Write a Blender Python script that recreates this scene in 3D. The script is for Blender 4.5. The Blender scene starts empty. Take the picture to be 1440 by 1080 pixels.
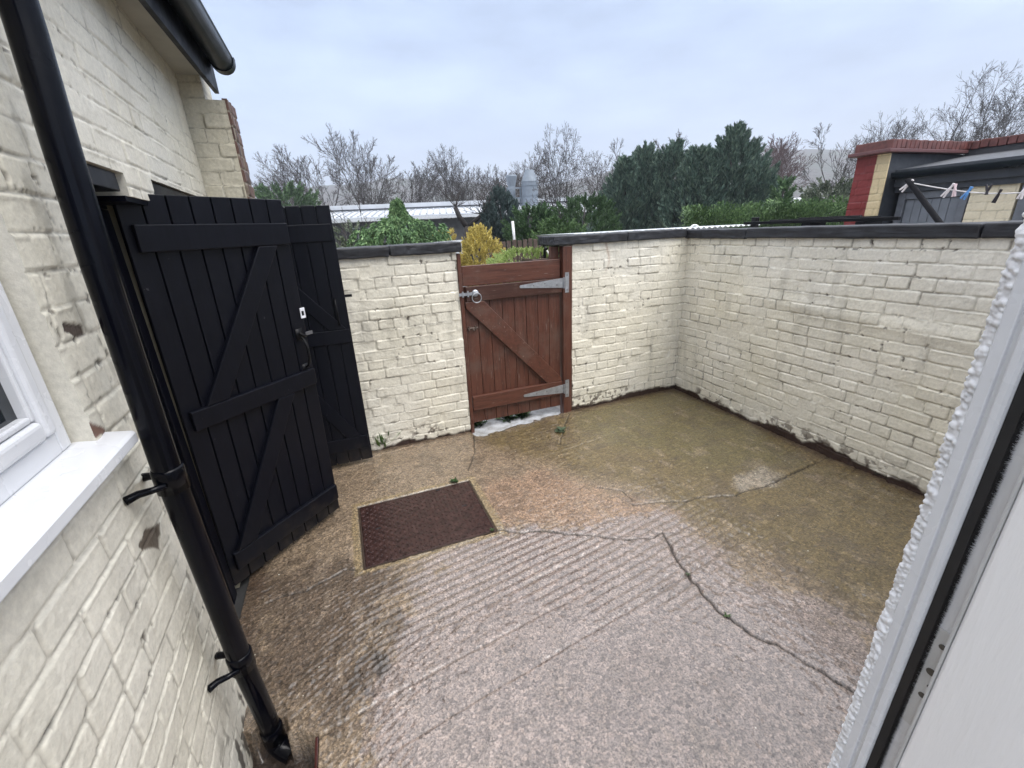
import bpy, math, random
import numpy as np
from mathutils import Vector, Matrix

random.seed(7)
C = bpy.context.scene.collection
SC = bpy.context.scene

# ------------------------------------------------------------------ camera geometry (solved from the wall and paving lines)
F_PX, PITCH, ROLL, YAW, CAM_H = 606.229, 0.34575, 0.04725, 0.35908, 1.62
_cy, _sy, _cp, _sp = math.cos(YAW), math.sin(YAW), math.cos(PITCH), math.sin(PITCH)
_fw = np.array([_sy*_cp, _cy*_cp, -_sp]); _rt = np.array([_cy, -_sy, 0.0]); _dn = np.cross(_fw, _rt)
_c, _s = math.cos(ROLL), math.sin(ROLL)
_R2 = _c*_rt + _s*_dn; _D2 = -_s*_rt + _c*_dn
CAM = np.array([0, 0, CAM_H])

def ray(px, py):
    return _R2*((px-720)/F_PX) + _D2*((py-540)/F_PX) + _fw
def ground(px, py, z=0.0):
    d = ray(px, py); return CAM + d*((z-CAM_H)/d[2])
def on_x(px, py, X):
    d = ray(px, py); return CAM + d*(X/d[0])
def on_y(px, py, Y):
    d = ray(px, py); return CAM + d*(Y/d[1])
def at(px, py, rng):
    d = ray(px, py); return CAM + d*(rng/math.hypot(d[0], d[1]))

# ------------------------------------------------------------------ numpy noise and brickwork
def vn(u, v, seed):
    r = np.random.RandomState(seed).rand(256, 256)
    iu = np.floor(u).astype(int); iv = np.floor(v).astype(int)
    fu = u-iu; fv = v-iv
    fu = fu*fu*(3-2*fu); fv = fv*fv*(3-2*fv)
    a = r[iu & 255, iv & 255]; b = r[(iu+1) & 255, iv & 255]; c = r[iu & 255, (iv+1) & 255]; d = r[(iu+1) & 255, (iv+1) & 255]
    return (a*(1-fu)+b*fu)*(1-fv) + (c*(1-fu)+d*fu)*fv
def fbm(u, v, seed, octv=4, gain=.5):
    s = 0; amp = 1; tot = 0
    for k in range(octv):
        s = s+amp*vn(u*2**k+17.3*k, v*2**k+5.1*k, seed+k); tot += amp; amp *= gain
    return s/tot
def sst(x, a, b):
    t = np.clip((x-a)/(b-a), 0, 1); return t*t*(3-2*t)

def bricks(U, V, seed, ch=.075, L=.232, hdr_every=4, depth=.006, wob=.008, rough=1.0):
    Vw = V + wob*(fbm(U*1.3, V*.8, seed+50, 3)-.5)*2 + .004*rough*(vn(U*9, V*9, seed+51)-.5)
    Uw = U + .010*rough*(vn(U*7, V*11, seed+52)-.5)
    row = np.floor(Vw/ch).astype(int); fv = Vw-row*ch
    du = np.zeros_like(U); off = np.zeros_like(U); tint = np.zeros_like(U); tilt = np.zeros_like(U)
    for r in np.unique(row):
        m = row == r
        g = np.random.RandomState((seed*131+int(r)*17+5000) % 2**31)
        base = L*.5 if (hdr_every and r % hdr_every == 1) else L
        n = int((U.max()-U.min()+2)/(base*.8))+6
        ed = U.min()-.5+np.concatenate([[0], np.cumsum(base*g.uniform(.9, 1.1, n))]) - g.rand()*base
        if base == L:
            ed = U.min()-.5+np.concatenate([[0], np.cumsum(base*np.where(g.rand(n) < .13, .5, 1)*g.uniform(.94, 1.06, n))]) - g.rand()*base
        ix = np.clip(np.searchsorted(ed, Uw[m]), 1, len(ed)-1)
        l = Uw[m]-ed[ix-1]; rr = ed[ix]-Uw[m]
        du[m] = np.minimum(l, rr)
        o = g.normal(0, 1, len(ed)); t = g.rand(len(ed)); tl = g.normal(0, 1, len(ed))
        off[m] = o[ix]; tint[m] = t[ix]; tilt[m] = tl[ix]*(l-rr)/base
    dv = np.minimum(fv, ch-fv)
    k = 240.
    d = -np.log(np.exp(-k*du)+np.exp(-k*dv)+1e-12)/k
    d = d + .006*rough*(fbm(U*28, V*28, seed+60, 3)-.5)
    up = sst(d, .0005, .0075)
    soft = sst(fbm(U*3.1, V*3.1, seed+61, 3), .35, .62)
    h = up*depth*(.35+.65*soft) + off*.0016*rough*up + tilt*.003*rough*up
    h = h + .0026*rough*(fbm(U*14, V*14, seed+62, 4)-.5) + .0034*rough*(fbm(U*48, V*60, seed+64, 3)-.5)
    lip = np.exp(-((fv-ch*.93)/.006)**2)*sst(fbm(U*9, V*14, seed+65, 3), .5, .62); h = h+.003*lip + .02*rough*(fbm(U*1.1, V*1.6, seed+63, 2)-.5)
    return h, d, tint, fv/ch, row

def sdf_poly(U, V, pts):
    P = np.array(pts, float); n = len(P)
    best = np.full(U.shape, 1e9); inside = np.zeros(U.shape, bool)
    for i in range(n):
        a = P[i]; b = P[(i+1) % n]; ex, ey = b-a
        wx = U-a[0]; wy = V-a[1]
        t = np.clip((wx*ex+wy*ey)/(ex*ex+ey*ey+1e-12), 0, 1)
        best = np.minimum(best, (wx-t*ex)**2+(wy-t*ey)**2)
        c = ((a[1] > V) != (b[1] > V)) & (U < (b[0]-a[0])*(V-a[1])/(b[1]-a[1]+1e-12)+a[0])
        inside ^= c
    d = np.sqrt(best); return np.where(inside, -d, d)
def dist_line(U, V, pts):
    best = np.full(U.shape, 1e9)
    for a, b in zip(pts[:-1], pts[1:]):
        ex, ey = b[0]-a[0], b[1]-a[1]; wx = U-a[0]; wy = V-a[1]
        t = np.clip((wx*ex+wy*ey)/(ex*ex+ey*ey+1e-12), 0, 1)
        best = np.minimum(best, (wx-t*ex)**2+(wy-t*ey)**2)
    return np.sqrt(best)

# ------------------------------------------------------------------ object helpers
def tag(o, label=None, cat=None, group=None, kind=None):
    if label: o['label'] = label
    if cat: o['category'] = cat
    if group: o['group'] = group
    if kind: o['kind'] = kind
    return o
def empty(name, loc=(0, 0, 0), label=None, cat=None, group=None):
    o = bpy.data.objects.new(name, None); C.objects.link(o); o.location = loc
    o.empty_display_size = .1
    return tag(o, label, cat, group)
def link(o, parent=None):
    C.objects.link(o)
    if parent is not None:
        o.parent = parent
        p = parent; loc = Vector((0, 0, 0))
        while p is not None:
            loc += p.location; p = p.parent
        o.location = o.location - loc if o.location.length == 0 else o.location
    return o
def mesh_np(name, verts, faces, mat=None, parent=None, cols=None, smooth=True, extra=None):
    verts = np.asarray(verts, np.float32); faces = np.asarray(faces, np.int32)
    me = bpy.data.meshes.new(name); k = faces.shape[1]; nf = len(faces)
    me.vertices.add(len(verts)); me.vertices.foreach_set('co', verts.ravel())
    me.loops.add(nf*k); me.loops.foreach_set('vertex_index', faces.ravel())
    me.polygons.add(nf); me.polygons.foreach_set('loop_start', np.arange(0, nf*k, k, dtype=np.int32))
    me.update(calc_edges=True)
    me.polygons.foreach_set('use_smooth', np.full(nf, bool(smooth)))
    if cols is not None:
        a = me.attributes.new('Col', 'FLOAT_COLOR', 'POINT')
        c4 = np.ones((len(verts), 4), np.float32); c4[:, :3] = cols
        a.data.foreach_set('color', c4.ravel())
    if extra:
        for kk, vv in extra.items():
            a = me.attributes.new(kk, 'FLOAT', 'POINT'); a.data.foreach_set('value', np.asarray(vv, np.float32).ravel())
    me.validate(); me.update()
    o = bpy.data.objects.new(name, me)
    if mat: me.materials.append(mat)
    return link(o, parent)

def heightfield(name, origin, ua, va, nu, nv, lu, lv, height, col, mat, parent=None, mask=None, back=.1, extra=None, sidecol=None):
    """grid of (nu+1)x(nv+1) points raised along the normal; cells outside the mask are left out; every border is closed backwards"""
    u = np.linspace(0, lu, nu+1); v = np.linspace(0, lv, nv+1)
    U, V = np.meshgrid(u, v, indexing='ij')
    H = height; n = np.cross(ua, va)
    P = np.asarray(origin)[None, None]+U[..., None]*np.asarray(ua)+V[..., None]*np.asarray(va)+H[..., None]*n
    idx = np.arange((nu+1)*(nv+1)).reshape(nu+1, nv+1)
    keep = np.ones((nu, nv), bool) if mask is None else mask
    q = np.stack([idx[:-1, :-1], idx[1:, :-1], idx[1:, 1:], idx[:-1, 1:]], -1)[keep]
    verts = P.reshape(-1, 3); cols = col.reshape(-1, 3)
    if back > 0:
        Kp = np.zeros((nu+2, nv+2), bool); Kp[1:-1, 1:-1] = keep
        e = []
        m = keep & ~Kp[:-2, 1:-1]; e.append(np.stack([idx[:-1, 1:][m], idx[:-1, :-1][m]], -1))
        m = keep & ~Kp[2:, 1:-1]; e.append(np.stack([idx[1:, :-1][m], idx[1:, 1:][m]], -1))
        m = keep & ~Kp[1:-1, :-2]; e.append(np.stack([idx[:-1, :-1][m], idx[1:, :-1][m]], -1))
        m = keep & ~Kp[1:-1, 2:]; e.append(np.stack([idx[1:, 1:][m], idx[:-1, 1:][m]], -1))
        e = np.concatenate(e)
        N = len(verts)
        a = verts[e[:, 0]]; b = verts[e[:, 1]]
        def flat(p):
            return p-((p-np.asarray(origin))@n)[:, None]*n - n*back
        add = np.concatenate([a, b, flat(b), flat(a)])
        m_ = len(e); r = np.arange(m_)
        sk = np.stack([N+m_+r, N+r, N+3*m_+r, N+2*m_+r], -1)
        ca = cols[e[:, 0]] if sidecol is None else np.tile(sidecol, (m_, 1))
        cb = cols[e[:, 1]] if sidecol is None else np.tile(sidecol, (m_, 1))
        verts = np.concatenate([verts, add]); cols = np.concatenate([cols, ca, cb, cb, ca]); q = np.concatenate([q, sk])
        if extra:
            extra = {k: np.concatenate([v.ravel(), np.full(4*m_, .3)]) for k, v in extra.items()}
    used = np.unique(q); rem = np.full(len(verts), -1); rem[used] = np.arange(len(used))
    ex = {k: np.asarray(v).ravel()[used] for k, v in extra.items()} if extra else None
    return mesh_np(name, verts[used], rem[q], mat, parent, cols[used], True, ex)

def grid(lu, lv, step):
    nu = int(round(lu/step)); nv = int(round(lv/step))
    U, V = np.meshgrid(np.linspace(0, lu, nu+1), np.linspace(0, lv, nv+1), indexing='ij')
    return nu, nv, U, V

class MB:
    def __init__(s, xf=None): s.v = []; s.f = []; s.xf = xf
    def add(s, vs, fs):
        n = len(s.v)
        for p in vs:
            p = Vector(p)
            if s.xf is not None: p = s.xf @ p
            s.v.append(tuple(p))
        s.f += [tuple(i+n for i in f) for f in fs]; return s
    def box(s, x0, x1, y0, y1, z0, z1, m=None):
        vs = [Vector((x, y, z)) for x in (x0, x1) for y in (y0, y1) for z in (z0, z1)]
        if m is not None: vs = [m @ p for p in vs]
        return s.add(vs, [(0, 1, 3, 2), (4, 6, 7, 5), (0, 4, 5, 1), (2, 3, 7, 6), (0, 2, 6, 4), (1, 5, 7, 3)])
    def prism(s, pts, axis, a, b):
        """polygon pts in the two other axes, extruded along axis from a to b"""
        def mk(p, t):
            return {'x': (t, p[0], p[1]), 'y': (p[0], t, p[1]), 'z': (p[0], p[1], t)}[axis]
        n = len(pts)
        return s.add([mk(p, a) for p in pts]+[mk(p, b) for p in pts],
                     [tuple(range(n))[::-1], tuple(range(n, 2*n))]+[(i, (i+1) % n, n+(i+1) % n, n+i) for i in range(n)])
    def tube(s, pts, r, n=12, cap=True):
        pts = [Vector(p) for p in pts]; rs = r if isinstance(r, (list, tuple)) else [r]*len(pts)
        vs = []; pu = None
        for i, p in enumerate(pts):
            t = (pts[min(i+1, len(pts)-1)]-pts[max(i-1, 0)]).normalized()
            if pu is None:
                pu = t.orthogonal().normalized()
            u = (pu-t*pu.dot(t)).normalized(); pu = u; w = t.cross(u)
            vs += [p+(u*math.cos(a)+w*math.sin(a))*rs[i] for a in [2*math.pi*k/n for k in range(n)]]
        fs = []
        for i in range(len(pts)-1):
            fs += [(i*n+k, i*n+(k+1) % n, (i+1)*n+(k+1) % n, (i+1)*n+k) for k in range(n)]
        if cap:
            fs += [tuple(range(n))[::-1], tuple((len(pts)-1)*n+k for k in range(n))]
        return s.add(vs, fs)
    def build(s, name, mat, parent=None, bevel=0, smooth=False, seg=2):
        me = bpy.data.meshes.new(name); me.from_pydata(s.v, [], s.f); me.validate()
        import bmesh
        bm = bmesh.new(); bm.from_mesh(me); bmesh.ops.recalc_face_normals(bm, faces=bm.faces); bm.to_mesh(me); bm.free()
        me.update()
        if smooth:
            for p in me.polygons: p.use_smooth = len(p.vertices) == 4
        me.materials.append(mat)
        o = bpy.data.objects.new(name, me); link(o, parent)
        if bevel:
            b = o.modifiers.new('Bevel', 'BEVEL'); b.width = bevel; b.segments = seg; b.limit_method = 'ANGLE'; b.angle_limit = .7
            b.harden_normals = False
        return o

# ------------------------------------------------------------------ materials
def nt(name):
    m = bpy.data.materials.new(name); m.use_nodes = True
    t = m.node_tree; b = t.nodes['Principled BSDF']
    return m, t, b
def N(t, typ, **kw):
    n = t.nodes.new(typ)
    for k, v in kw.items():
        if k.startswith('i_'): n.inputs[k[2:].replace('_', ' ')].default_value = v
        else: setattr(n, k, v)
    return n
def ramp(t, fac, stops):
    r = t.nodes.new('ShaderNodeValToRGB'); e = r.color_ramp.elements
    while len(e) < len(stops): e.new(.5)
    for el, (p, c) in zip(e, stops):
        el.position = p; el.color = (*c, 1) if len(c) == 3 else c
    t.links.new(fac, r.inputs[0]); return r.outputs[0]
def coords(t):
    return N(t, 'ShaderNodeNewGeometry').outputs['Position']
def noise(t, co, scale, detail=4, rough=.55):
    n = N(t, 'ShaderNodeTexNoise'); n.inputs['Scale'].default_value = scale; n.inputs['Detail'].default_value = detail; n.inputs['Roughness'].default_value = rough
    t.links.new(co, n.inputs['Vector']); return n.outputs[0]
def mixc(t, a, b, f, typ='MIX'):
    m = N(t, 'ShaderNodeMix', data_type='RGBA', blend_type=typ)
    for s, x in ((m.inputs[6], a), (m.inputs[7], b)):
        if isinstance(x, tuple): s.default_value = (*x, 1)
        else: t.links.new(x, s)
    if isinstance(f, (int, float)): m.inputs[0].default_value = f
    else: t.links.new(f, m.inputs[0])
    return m.outputs[2]
def bump(t, b, h, strength, dist):
    n = N(t, 'ShaderNodeBump'); n.inputs['Strength'].default_value = strength; n.inputs['Distance'].default_value = dist
    t.links.new(h, n.inputs['Height']); t.links.new(n.outputs[0], b.inputs['Normal'])
def simple(name, col, rough=.5, metal=0, var=.15, scale=20, bumpd=0, bscale=60, spec=.5, stretch=None):
    m, t, b = nt(name); co = coords(t)
    if stretch:
        mp = N(t, 'ShaderNodeMapping'); mp.inputs['Scale'].default_value = stretch; t.links.new(co, mp.inputs[0]); co = mp.outputs[0]
    n = noise(t, co, scale, 5)
    lo = tuple(max(0, c*(1-var)) for c in col); hi = tuple(c*(1+var) for c in col)
    t.links.new(ramp(t, n, [(.3, lo), (.7, hi)]), b.inputs['Base Color'])
    n2 = noise(t, co, scale*.6, 4)
    mr = N(t, 'ShaderNodeMapRange'); mr.inputs[1].default_value = .3; mr.inputs[2].default_value = .7
    mr.inputs[3].default_value = max(.03, rough-.1); mr.inputs[4].default_value = min(1, rough+.1); t.links.new(n2, mr.inputs[0]); t.links.new(mr.outputs[0], b.inputs['Roughness'])
    b.inputs['Metallic'].default_value = metal; b.inputs['Specular IOR Level'].default_value = spec
    if bumpd: bump(t, b, noise(t, co, bscale, 6), .6, bumpd)
    return m
def attr_mat(name, rough, nscale=55, namt=.10, bumpd=.0012, bscale=130, spec=.4):
    m, t, b = nt(name); co = coords(t)
    a = N(t, 'ShaderNodeAttribute', attribute_name='Col')
    n = noise(t, co, nscale, 6, .65)
    k = ramp(t, n, [(.25, (1-namt*1.6,)*3), (.75, (1+namt*.6,)*3)])
    big = ramp(t, noise(t, co, 2.3, 4), [(.3, (.93, .93, .92)), (.7, (1.03, 1.03, 1.03))])
    c = mixc(t, mixc(t, a.outputs['Color'], k, 1.0, 'MULTIPLY'), big, 1.0, 'MULTIPLY')
    t.links.new(c, b.inputs['Base Color']); b.inputs['Roughness'].default_value = rough; b.inputs['Specular IOR Level'].default_value = spec
    bump(t, b, noise(t, co, bscale, 6, .6), .7, bumpd)
    return m
def leaf_mat(name, dark, mid, light, rough=.55, spec=.25):
    m, t, b = nt(name)
    g = N(t, 'ShaderNodeNewGeometry')
    n = noise(t, g.outputs['Position'], 2.6, 2)
    ad = N(t, 'ShaderNodeMath', operation='ADD'); t.links.new(g.outputs['Random Per Island'], ad.inputs[0]); t.links.new(n, ad.inputs[1])
    ml = N(t, 'ShaderNodeMath', operation='MULTIPLY'); t.links.new(ad.outputs[0], ml.inputs[0]); ml.inputs[1].default_value = .5
    t.links.new(ramp(t, ml.outputs[0], [(.2, dark), (.5, mid), (.82, light)]), b.inputs['Base Color'])
    b.inputs['Roughness'].default_value = rough; b.inputs['Specular IOR Level'].default_value = spec
    return m

CREAM = np.array([.785, .748, .648])
M_brick = attr_mat('painted_brick', .5, 70, .13, .0026, 75)
M_black = simple('black_gloss_paint', (.0018, .0022, .0055), .36, spec=.2, var=.3, scale=9, bumpd=.0005, bscale=40, stretch=(1, 1, .25))
def worn_black():
    m, t, b = nt('worn_black_door_paint'); co = coords(t)
    mp = N(t, 'ShaderNodeMapping'); mp.inputs['Scale'].default_value = (1, 1, .12); t.links.new(co, mp.inputs[0])
    g = noise(t, mp.outputs[0], 60, 6, .7)
    c = ramp(t, g, [(.3, (.0014, .0018, .0045)), (.7, (.0048, .0056, .0100))])
    c = mixc(t, c, (.06, .06, .065), ramp(t, noise(t, co, 42, 3, .5), [(.745, (0, 0, 0)), (.77, (.8, .8, .8))]))
    sx = N(t, 'ShaderNodeSeparateXYZ'); t.links.new(co, sx.inputs[0])
    a = N(t, 'ShaderNodeMath', operation='MULTIPLY_ADD'); t.links.new(noise(t, co, 14, 6, .75), a.inputs[0]); a.inputs[1].default_value = .9; t.links.new(sx.outputs[2], a.inputs[2])
    c = mixc(t, c, (.035, .028, .022), ramp(t, a.outputs[0], [(.42, (.55, .55, .55)), (.62, (0, 0, 0))]))
    t.links.new(c, b.inputs['Base Color']); b.inputs['Roughness'].default_value = .38; b.inputs['Specular IOR Level'].default_value = .22
    bump(t, b, g, .35, .0012); return m
M_door = worn_black()
M_pipe = simple('black_pipe_plastic', (.0010, .0013, .0035), .20, spec=.17, var=.3, scale=8, bumpd=.0003, bscale=30)
M_gutter = simple('gutter_plastic', (.009, .014, .019), .34, var=.08, scale=3, spec=.3)
M_upvc = simple('white_plastic', (.66, .67, .695), .28, var=.03, scale=14, bumpd=.0002, bscale=20)
M_upvc_grey = simple('dull_white_plastic', (.5, .5, .5), .42, var=.1, scale=14)
M_soffit = simple('soffit_board', (.48, .46, .40), .6, var=.12, scale=5)
M_cap = simple('black_coping_paint', (.016, .017, .021), .55, var=.45, scale=16, bumpd=.003, bscale=45)
M_gate = None
M_galv = simple('galvanised_steel', (.42, .44, .47), .42, metal=.75, var=.2, scale=35)
M_plate = None
M_rubber = simple('black_gasket', (.008, .008, .01), .6, var=.3)
M_dark = simple('dark_interior', (.03, .03, .03), .8)
M_int = simple('interior_paint', (.5, .46, .34), .8, var=.2, scale=8)
M_glass = None

def make_gate_mat(name, stretch, dark=1.0):
    m, t, b = nt(name); co = coords(t)
    mp = N(t, 'ShaderNodeMapping'); mp.inputs['Scale'].default_value = stretch; t.links.new(co, mp.inputs[0])
    n = noise(t, mp.outputs[0], 9, 8, .7)
    c = ramp(t, n, [(.25, (.030*dark, .0095*dark, .006*dark)), (.5, (.092*dark, .031*dark, .018*dark)), (.72, (.128*dark, .050*dark, .031*dark))])
    g = ramp(t, noise(t, co, 5, 6, .7), [(.50, (0, 0, 0)), (.72, (.7, .7, .7))])
    c = mixc(t, c, (.12, .078, .06), g)
    drip = ramp(t, noise(t, mp.outputs[0], 26, 3, .4), [(.68, (0, 0, 0)), (.76, (.42, .42, .42))])
    c = mixc(t, c, (.35, .31, .27), drip)
    t.links.new(c, b.inputs['Base Color']); b.inputs['Roughness'].default_value = .42
    bump(t, b, n, .5, .002); return m
M_gate = make_gate_mat('gate_stain', (6, 6, .5))
M_gate_h = make_gate_mat('gate_stain_rail', (.5, 6, 6))
M_gate_wet = make_gate_mat('gate_stain_weathered', (.5, 6, 6), .55)

def make_glass():
    m, t, b = nt('window_glass')
    b.inputs['Base Color'].default_value = (.012, .016, .02, 1); b.inputs['Roughness'].default_value = .06
    n = ramp(t, noise(t, coords(t), 3, 3), [(.3, (.008, .011, .014)), (.7, (.03, .035, .04))]); t.links.new(n, b.inputs['Base Color'])
    return m
M_glass = make_glass()

def make_concrete():
    m, t, b = nt('wet_concrete'); co = coords(t)
    a = N(t, 'ShaderNodeAttribute', attribute_name='Col'); w = N(t, 'ShaderNodeAttribute', attribute_name='wet')
    vo = N(t, 'ShaderNodeTexVoronoi'); vo.inputs['Scale'].default_value = 95; t.links.new(co, vo.inputs['Vector'])
    sep = N(t, 'ShaderNodeSeparateColor'); t.links.new(vo.outputs['Color'], sep.inputs[0])
    grain = ramp(t, sep.outputs[0], [(.0, (.42, .40, .40)), (.3, (.82, .82, .82)), (.7, (1.08, 1.07, 1.05)), (.95, (1.5, 1.45, 1.4))])
    fine = ramp(t, noise(t, co, 130, 4, .75), [(.36, (.30, .29, .29)), (.5, (1.0, 1.0, 1.0)), (.68, (1.65, 1.65, 1.66))])
    mid = ramp(t, noise(t, co, 14, 6, .7), [(.3, (.78, .77, .74)), (.7, (1.15, 1.15, 1.16))])
    c = mixc(t, a.outputs['Color'], grain, .8, 'MULTIPLY'); c = mixc(t, c, fine, .9, 'MULTIPLY'); c = mixc(t, c, mid, 1, 'MULTIPLY')
    v2 = N(t, 'ShaderNodeTexVoronoi'); v2.inputs['Scale'].default_value = 30; t.links.new(co, v2.inputs['Vector'])
    s2 = N(t, 'ShaderNodeSeparateColor'); t.links.new(v2.outputs['Color'], s2.inputs[0])
    th = N(t, 'ShaderNodeMath', operation='LESS_THAN'); t.links.new(v2.outputs['Distance'], th.inputs[0]); th.inputs[1].default_value = .10
    th2 = N(t, 'ShaderNodeMath', operation='GREATER_THAN'); t.links.new(s2.outputs[1], th2.inputs[0]); th2.inputs[1].default_value = .965
    mu = N(t, 'ShaderNodeMath', operation='MULTIPLY'); t.links.new(th.outputs[0], mu.inputs[0]); t.links.new(th2.outputs[0], mu.inputs[1])
    c = mixc(t, c, (.72, .68, .58), mu.outputs[0])
    t.links.new(c, b.inputs['Base Color'])
    mr = N(t, 'ShaderNodeMapRange'); mr.inputs[3].default_value = .62; mr.inputs[4].default_value = .2
    t.links.new(w.outputs['Fac'], mr.inputs[0]); t.links.new(mr.outputs[0], b.inputs['Roughness'])
    b.inputs['Specular IOR Level'].default_value = .5
    wm = N(t, 'ShaderNodeMath', operation='MULTIPLY'); t.links.new(w.outputs['Fac'], wm.inputs[0]); wm.inputs[1].default_value = 1.2; wm.use_clamp = True
    t.links.new(wm.outputs[0], b.inputs['Coat Weight']); b.inputs['Coat Roughness'].default_value = .08; b.inputs['Coat IOR'].default_value = 1.55
    ad = N(t, 'ShaderNodeMath', operation='ADD'); t.links.new(noise(t, co, 170, 4, .7), ad.inputs[0]); t.links.new(vo.outputs['Distance'], ad.inputs[1])
    bump(t, b, ad.outputs[0], .75, .0035)
    return m
M_conc = make_concrete()

def make_chequer():
    m, t, b = nt('rusty_chequer_plate'); co = coords(t)
    n = noise(t, co, 22, 7, .7)
    c = ramp(t, n, [(.3, (.026, .0135, .012)), (.55, (.056, .0275, .0245)), (.8, (.11, .060, .050))])
    t.links.new(c, b.inputs['Base Color']); b.inputs['Roughness'].default_value = .27; b.inputs['Metallic'].default_value = .3
    bump(t, b, noise(t, co, 160, 4), .3, .001); return m
M_plate = make_chequer()

# ------------------------------------------------------------------ THE YARD FLOOR
FX0, FX1, FY0, FY1 = -.68, 3.04, -.35, 3.34
nu, nv, U, V = grid(FX1-FX0, FY1-FY0, .0058)
X = U+FX0; Y = V+FY0
gp = lambda pts: [tuple(ground(*p)[:2]) for p in pts]
wx = X+.05*(fbm(X*4, Y*4, 11, 4)-.5); wy = Y+.05*(fbm(X*4, Y*4, 21, 4)-.5)
_jA = fbm(X*8, Y*8, 26, 4); _jB = fbm(X*38, Y*24, 27, 3)
def zone(pts, soft, jit=1.0, seed=31):
    d = sdf_poly(X+jit*.22*(fbm(X*2.6, Y*2.6, seed, 5)-.5), Y+jit*.22*(fbm(X*2.6, Y*2.6, seed+9, 5)-.5), gp(pts))
    d = d+jit*(.13*(_jA-.5)+.10*(_jB-.5)); soft = soft*.75
    return 1-sst(d, -soft, soft)
col = np.empty(X.shape+(3,)); col[:] = (.235, .178, .122)
def blend(mask, c):
    global col
    col = col*(1-mask[..., None])+np.array(c)*mask[..., None]
moss = zone([(790, 585), (955, 540), (1150, 640), (1310, 700), (1330, 800), (1230, 860), (1090, 790), (980, 735), (880, 690), (770, 650), (690, 640), (660, 605)], .22)
blend(moss*.95, (.145, .108, .048))
blend(zone([(800, 585), (955, 545), (1060, 600), (1120, 650), (1000, 660), (860, 630)], .18, 1, 71)*.6, (.125, .108, .042))
blend(zone([(660, 690), (760, 660), (880, 700), (940, 715), (900, 745), (760, 750), (700, 740)], .10, 1, 41)*.8, (.30, .20, .135))
clean = zone([(550, 880), (600, 800), (690, 768), (760, 745), (870, 735), (945, 722), (985, 765), (1060, 800), (1150, 850), (1240, 905), (1200, 1200), (520, 1200), (530, 960)], .055, 1.5, 51)
blend(clean*.90, (.275, .222, .200))
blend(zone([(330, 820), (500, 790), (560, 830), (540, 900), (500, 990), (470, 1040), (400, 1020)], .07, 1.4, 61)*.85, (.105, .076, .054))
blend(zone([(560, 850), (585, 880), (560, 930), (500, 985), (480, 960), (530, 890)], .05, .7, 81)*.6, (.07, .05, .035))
blend(zone([(1040, 672), (1075, 662), (1100, 672), (1085, 690), (1050, 690)], .05, .7, 91)*.55, (.42, .38, .33))
blend(zone([(520, 920), (545, 925), (550, 950), (530, 955)], .015, .3, 95)*.75, (.05, .042, .035))
stn = sst(fbm(X*9, Y*9, 101, 6, .6), .585, .63); blend(stn*.38*(1-clean*.7), (.08, .058, .04))
stl = sst(fbm(X*16+4, Y*7, 111, 5), .62, .75); blend(stl*.3*(1-clean*.5), (.34, .27, .2))
# manhole surround, crumbs of darker mortar
mh = [(508, 712), (663, 675), (694, 747), (508, 802)]
MX0, MX1, MY0, MY1 = -.130, .598, 1.953, 2.531
dm = np.maximum(np.maximum(MX0-wx, wx-MX1), np.maximum(MY0-wy, wy-MY1))
dmx = np.maximum(np.maximum(MX0-X, X-MX1), np.maximum(MY0-Y, Y-MY1))
blend((1-sst(dm, .035, .05))*.9, (.27, .205, .115))
blend((1-sst(dmx, .002, .010))*.9, (.04, .03, .022))
# damp dirt along the foot of the walls
dwl = np.minimum(np.minimum(3.0-X, 3.27-Y), X+.64)+.05*(fbm(X*8, Y*8, 131, 4)-.5)
blend((1-sst(dwl, .0, .07))*.7, (.07, .045, .03))
# gully
GX0, GX1, GY0, GY1 = -.64, -.328, .96, 1.235
dg = np.maximum(np.maximum(GX0-X, X-GX1), np.maximum(GY0-Y, Y+.42*(X+.40)-GY1-.006*np.sin(X*60)))
dg = np.minimum(dg, np.hypot(X+.492, Y-1.262)-.062)
# heights
ang = math.radians(9)
rs = (Y*math.cos(ang)-X*math.sin(ang))+.018*(fbm(X*2, Y*2, 141, 3)-.5)
ridge = np.abs(np.sin(rs*math.pi/.047))
rzone = np.clip(zone([(520, 850), (560, 770), (760, 745), (960, 720), (1100, 760), (1180, 830), (980, 860), (740, 850), (560, 900)], .15, 1, 151)*.9 + moss*.3 + .04, 0, 1)
h = -.0062*rzone*(1-ridge**.7)*(.5+.9*fbm(X*5, Y*5, 161, 3))
gl = sst(fbm(rs*3+.1, X*.3, 171, 2), .57, .66)*np.exp(-((rs % .19-.09)/.006)**2)
h -= .006*gl
blend(np.clip(gl*.4*clean+rzone*(1-ridge)**3*.35, 0, 1), (.13, .095, .075))
swx = X-.6; swy = Y+.2; sr = np.hypot(swx, swy)
leftz = zone([(330, 820), (540, 800), (600, 900), (620, 1100), (380, 1100)], .2)
h += .0035*leftz*(np.sin(sr*2*math.pi/.028+3*fbm(X*6, Y*6, 181, 3))*.5)*fbm(X*14, Y*14, 182, 2)
film = 1-.8*clean*sst(fbm(X*3, Y*3, 261, 4), .38, .60)
h += .006*film*(fbm(X*36, Y*36, 191, 3)-.5)+.012*(fbm(X*1.2, Y*1.2, 201, 3)-.5)
bumps = fbm(X*75, Y*75, 211, 2); h += .004*film*(bumps-.5)
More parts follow.
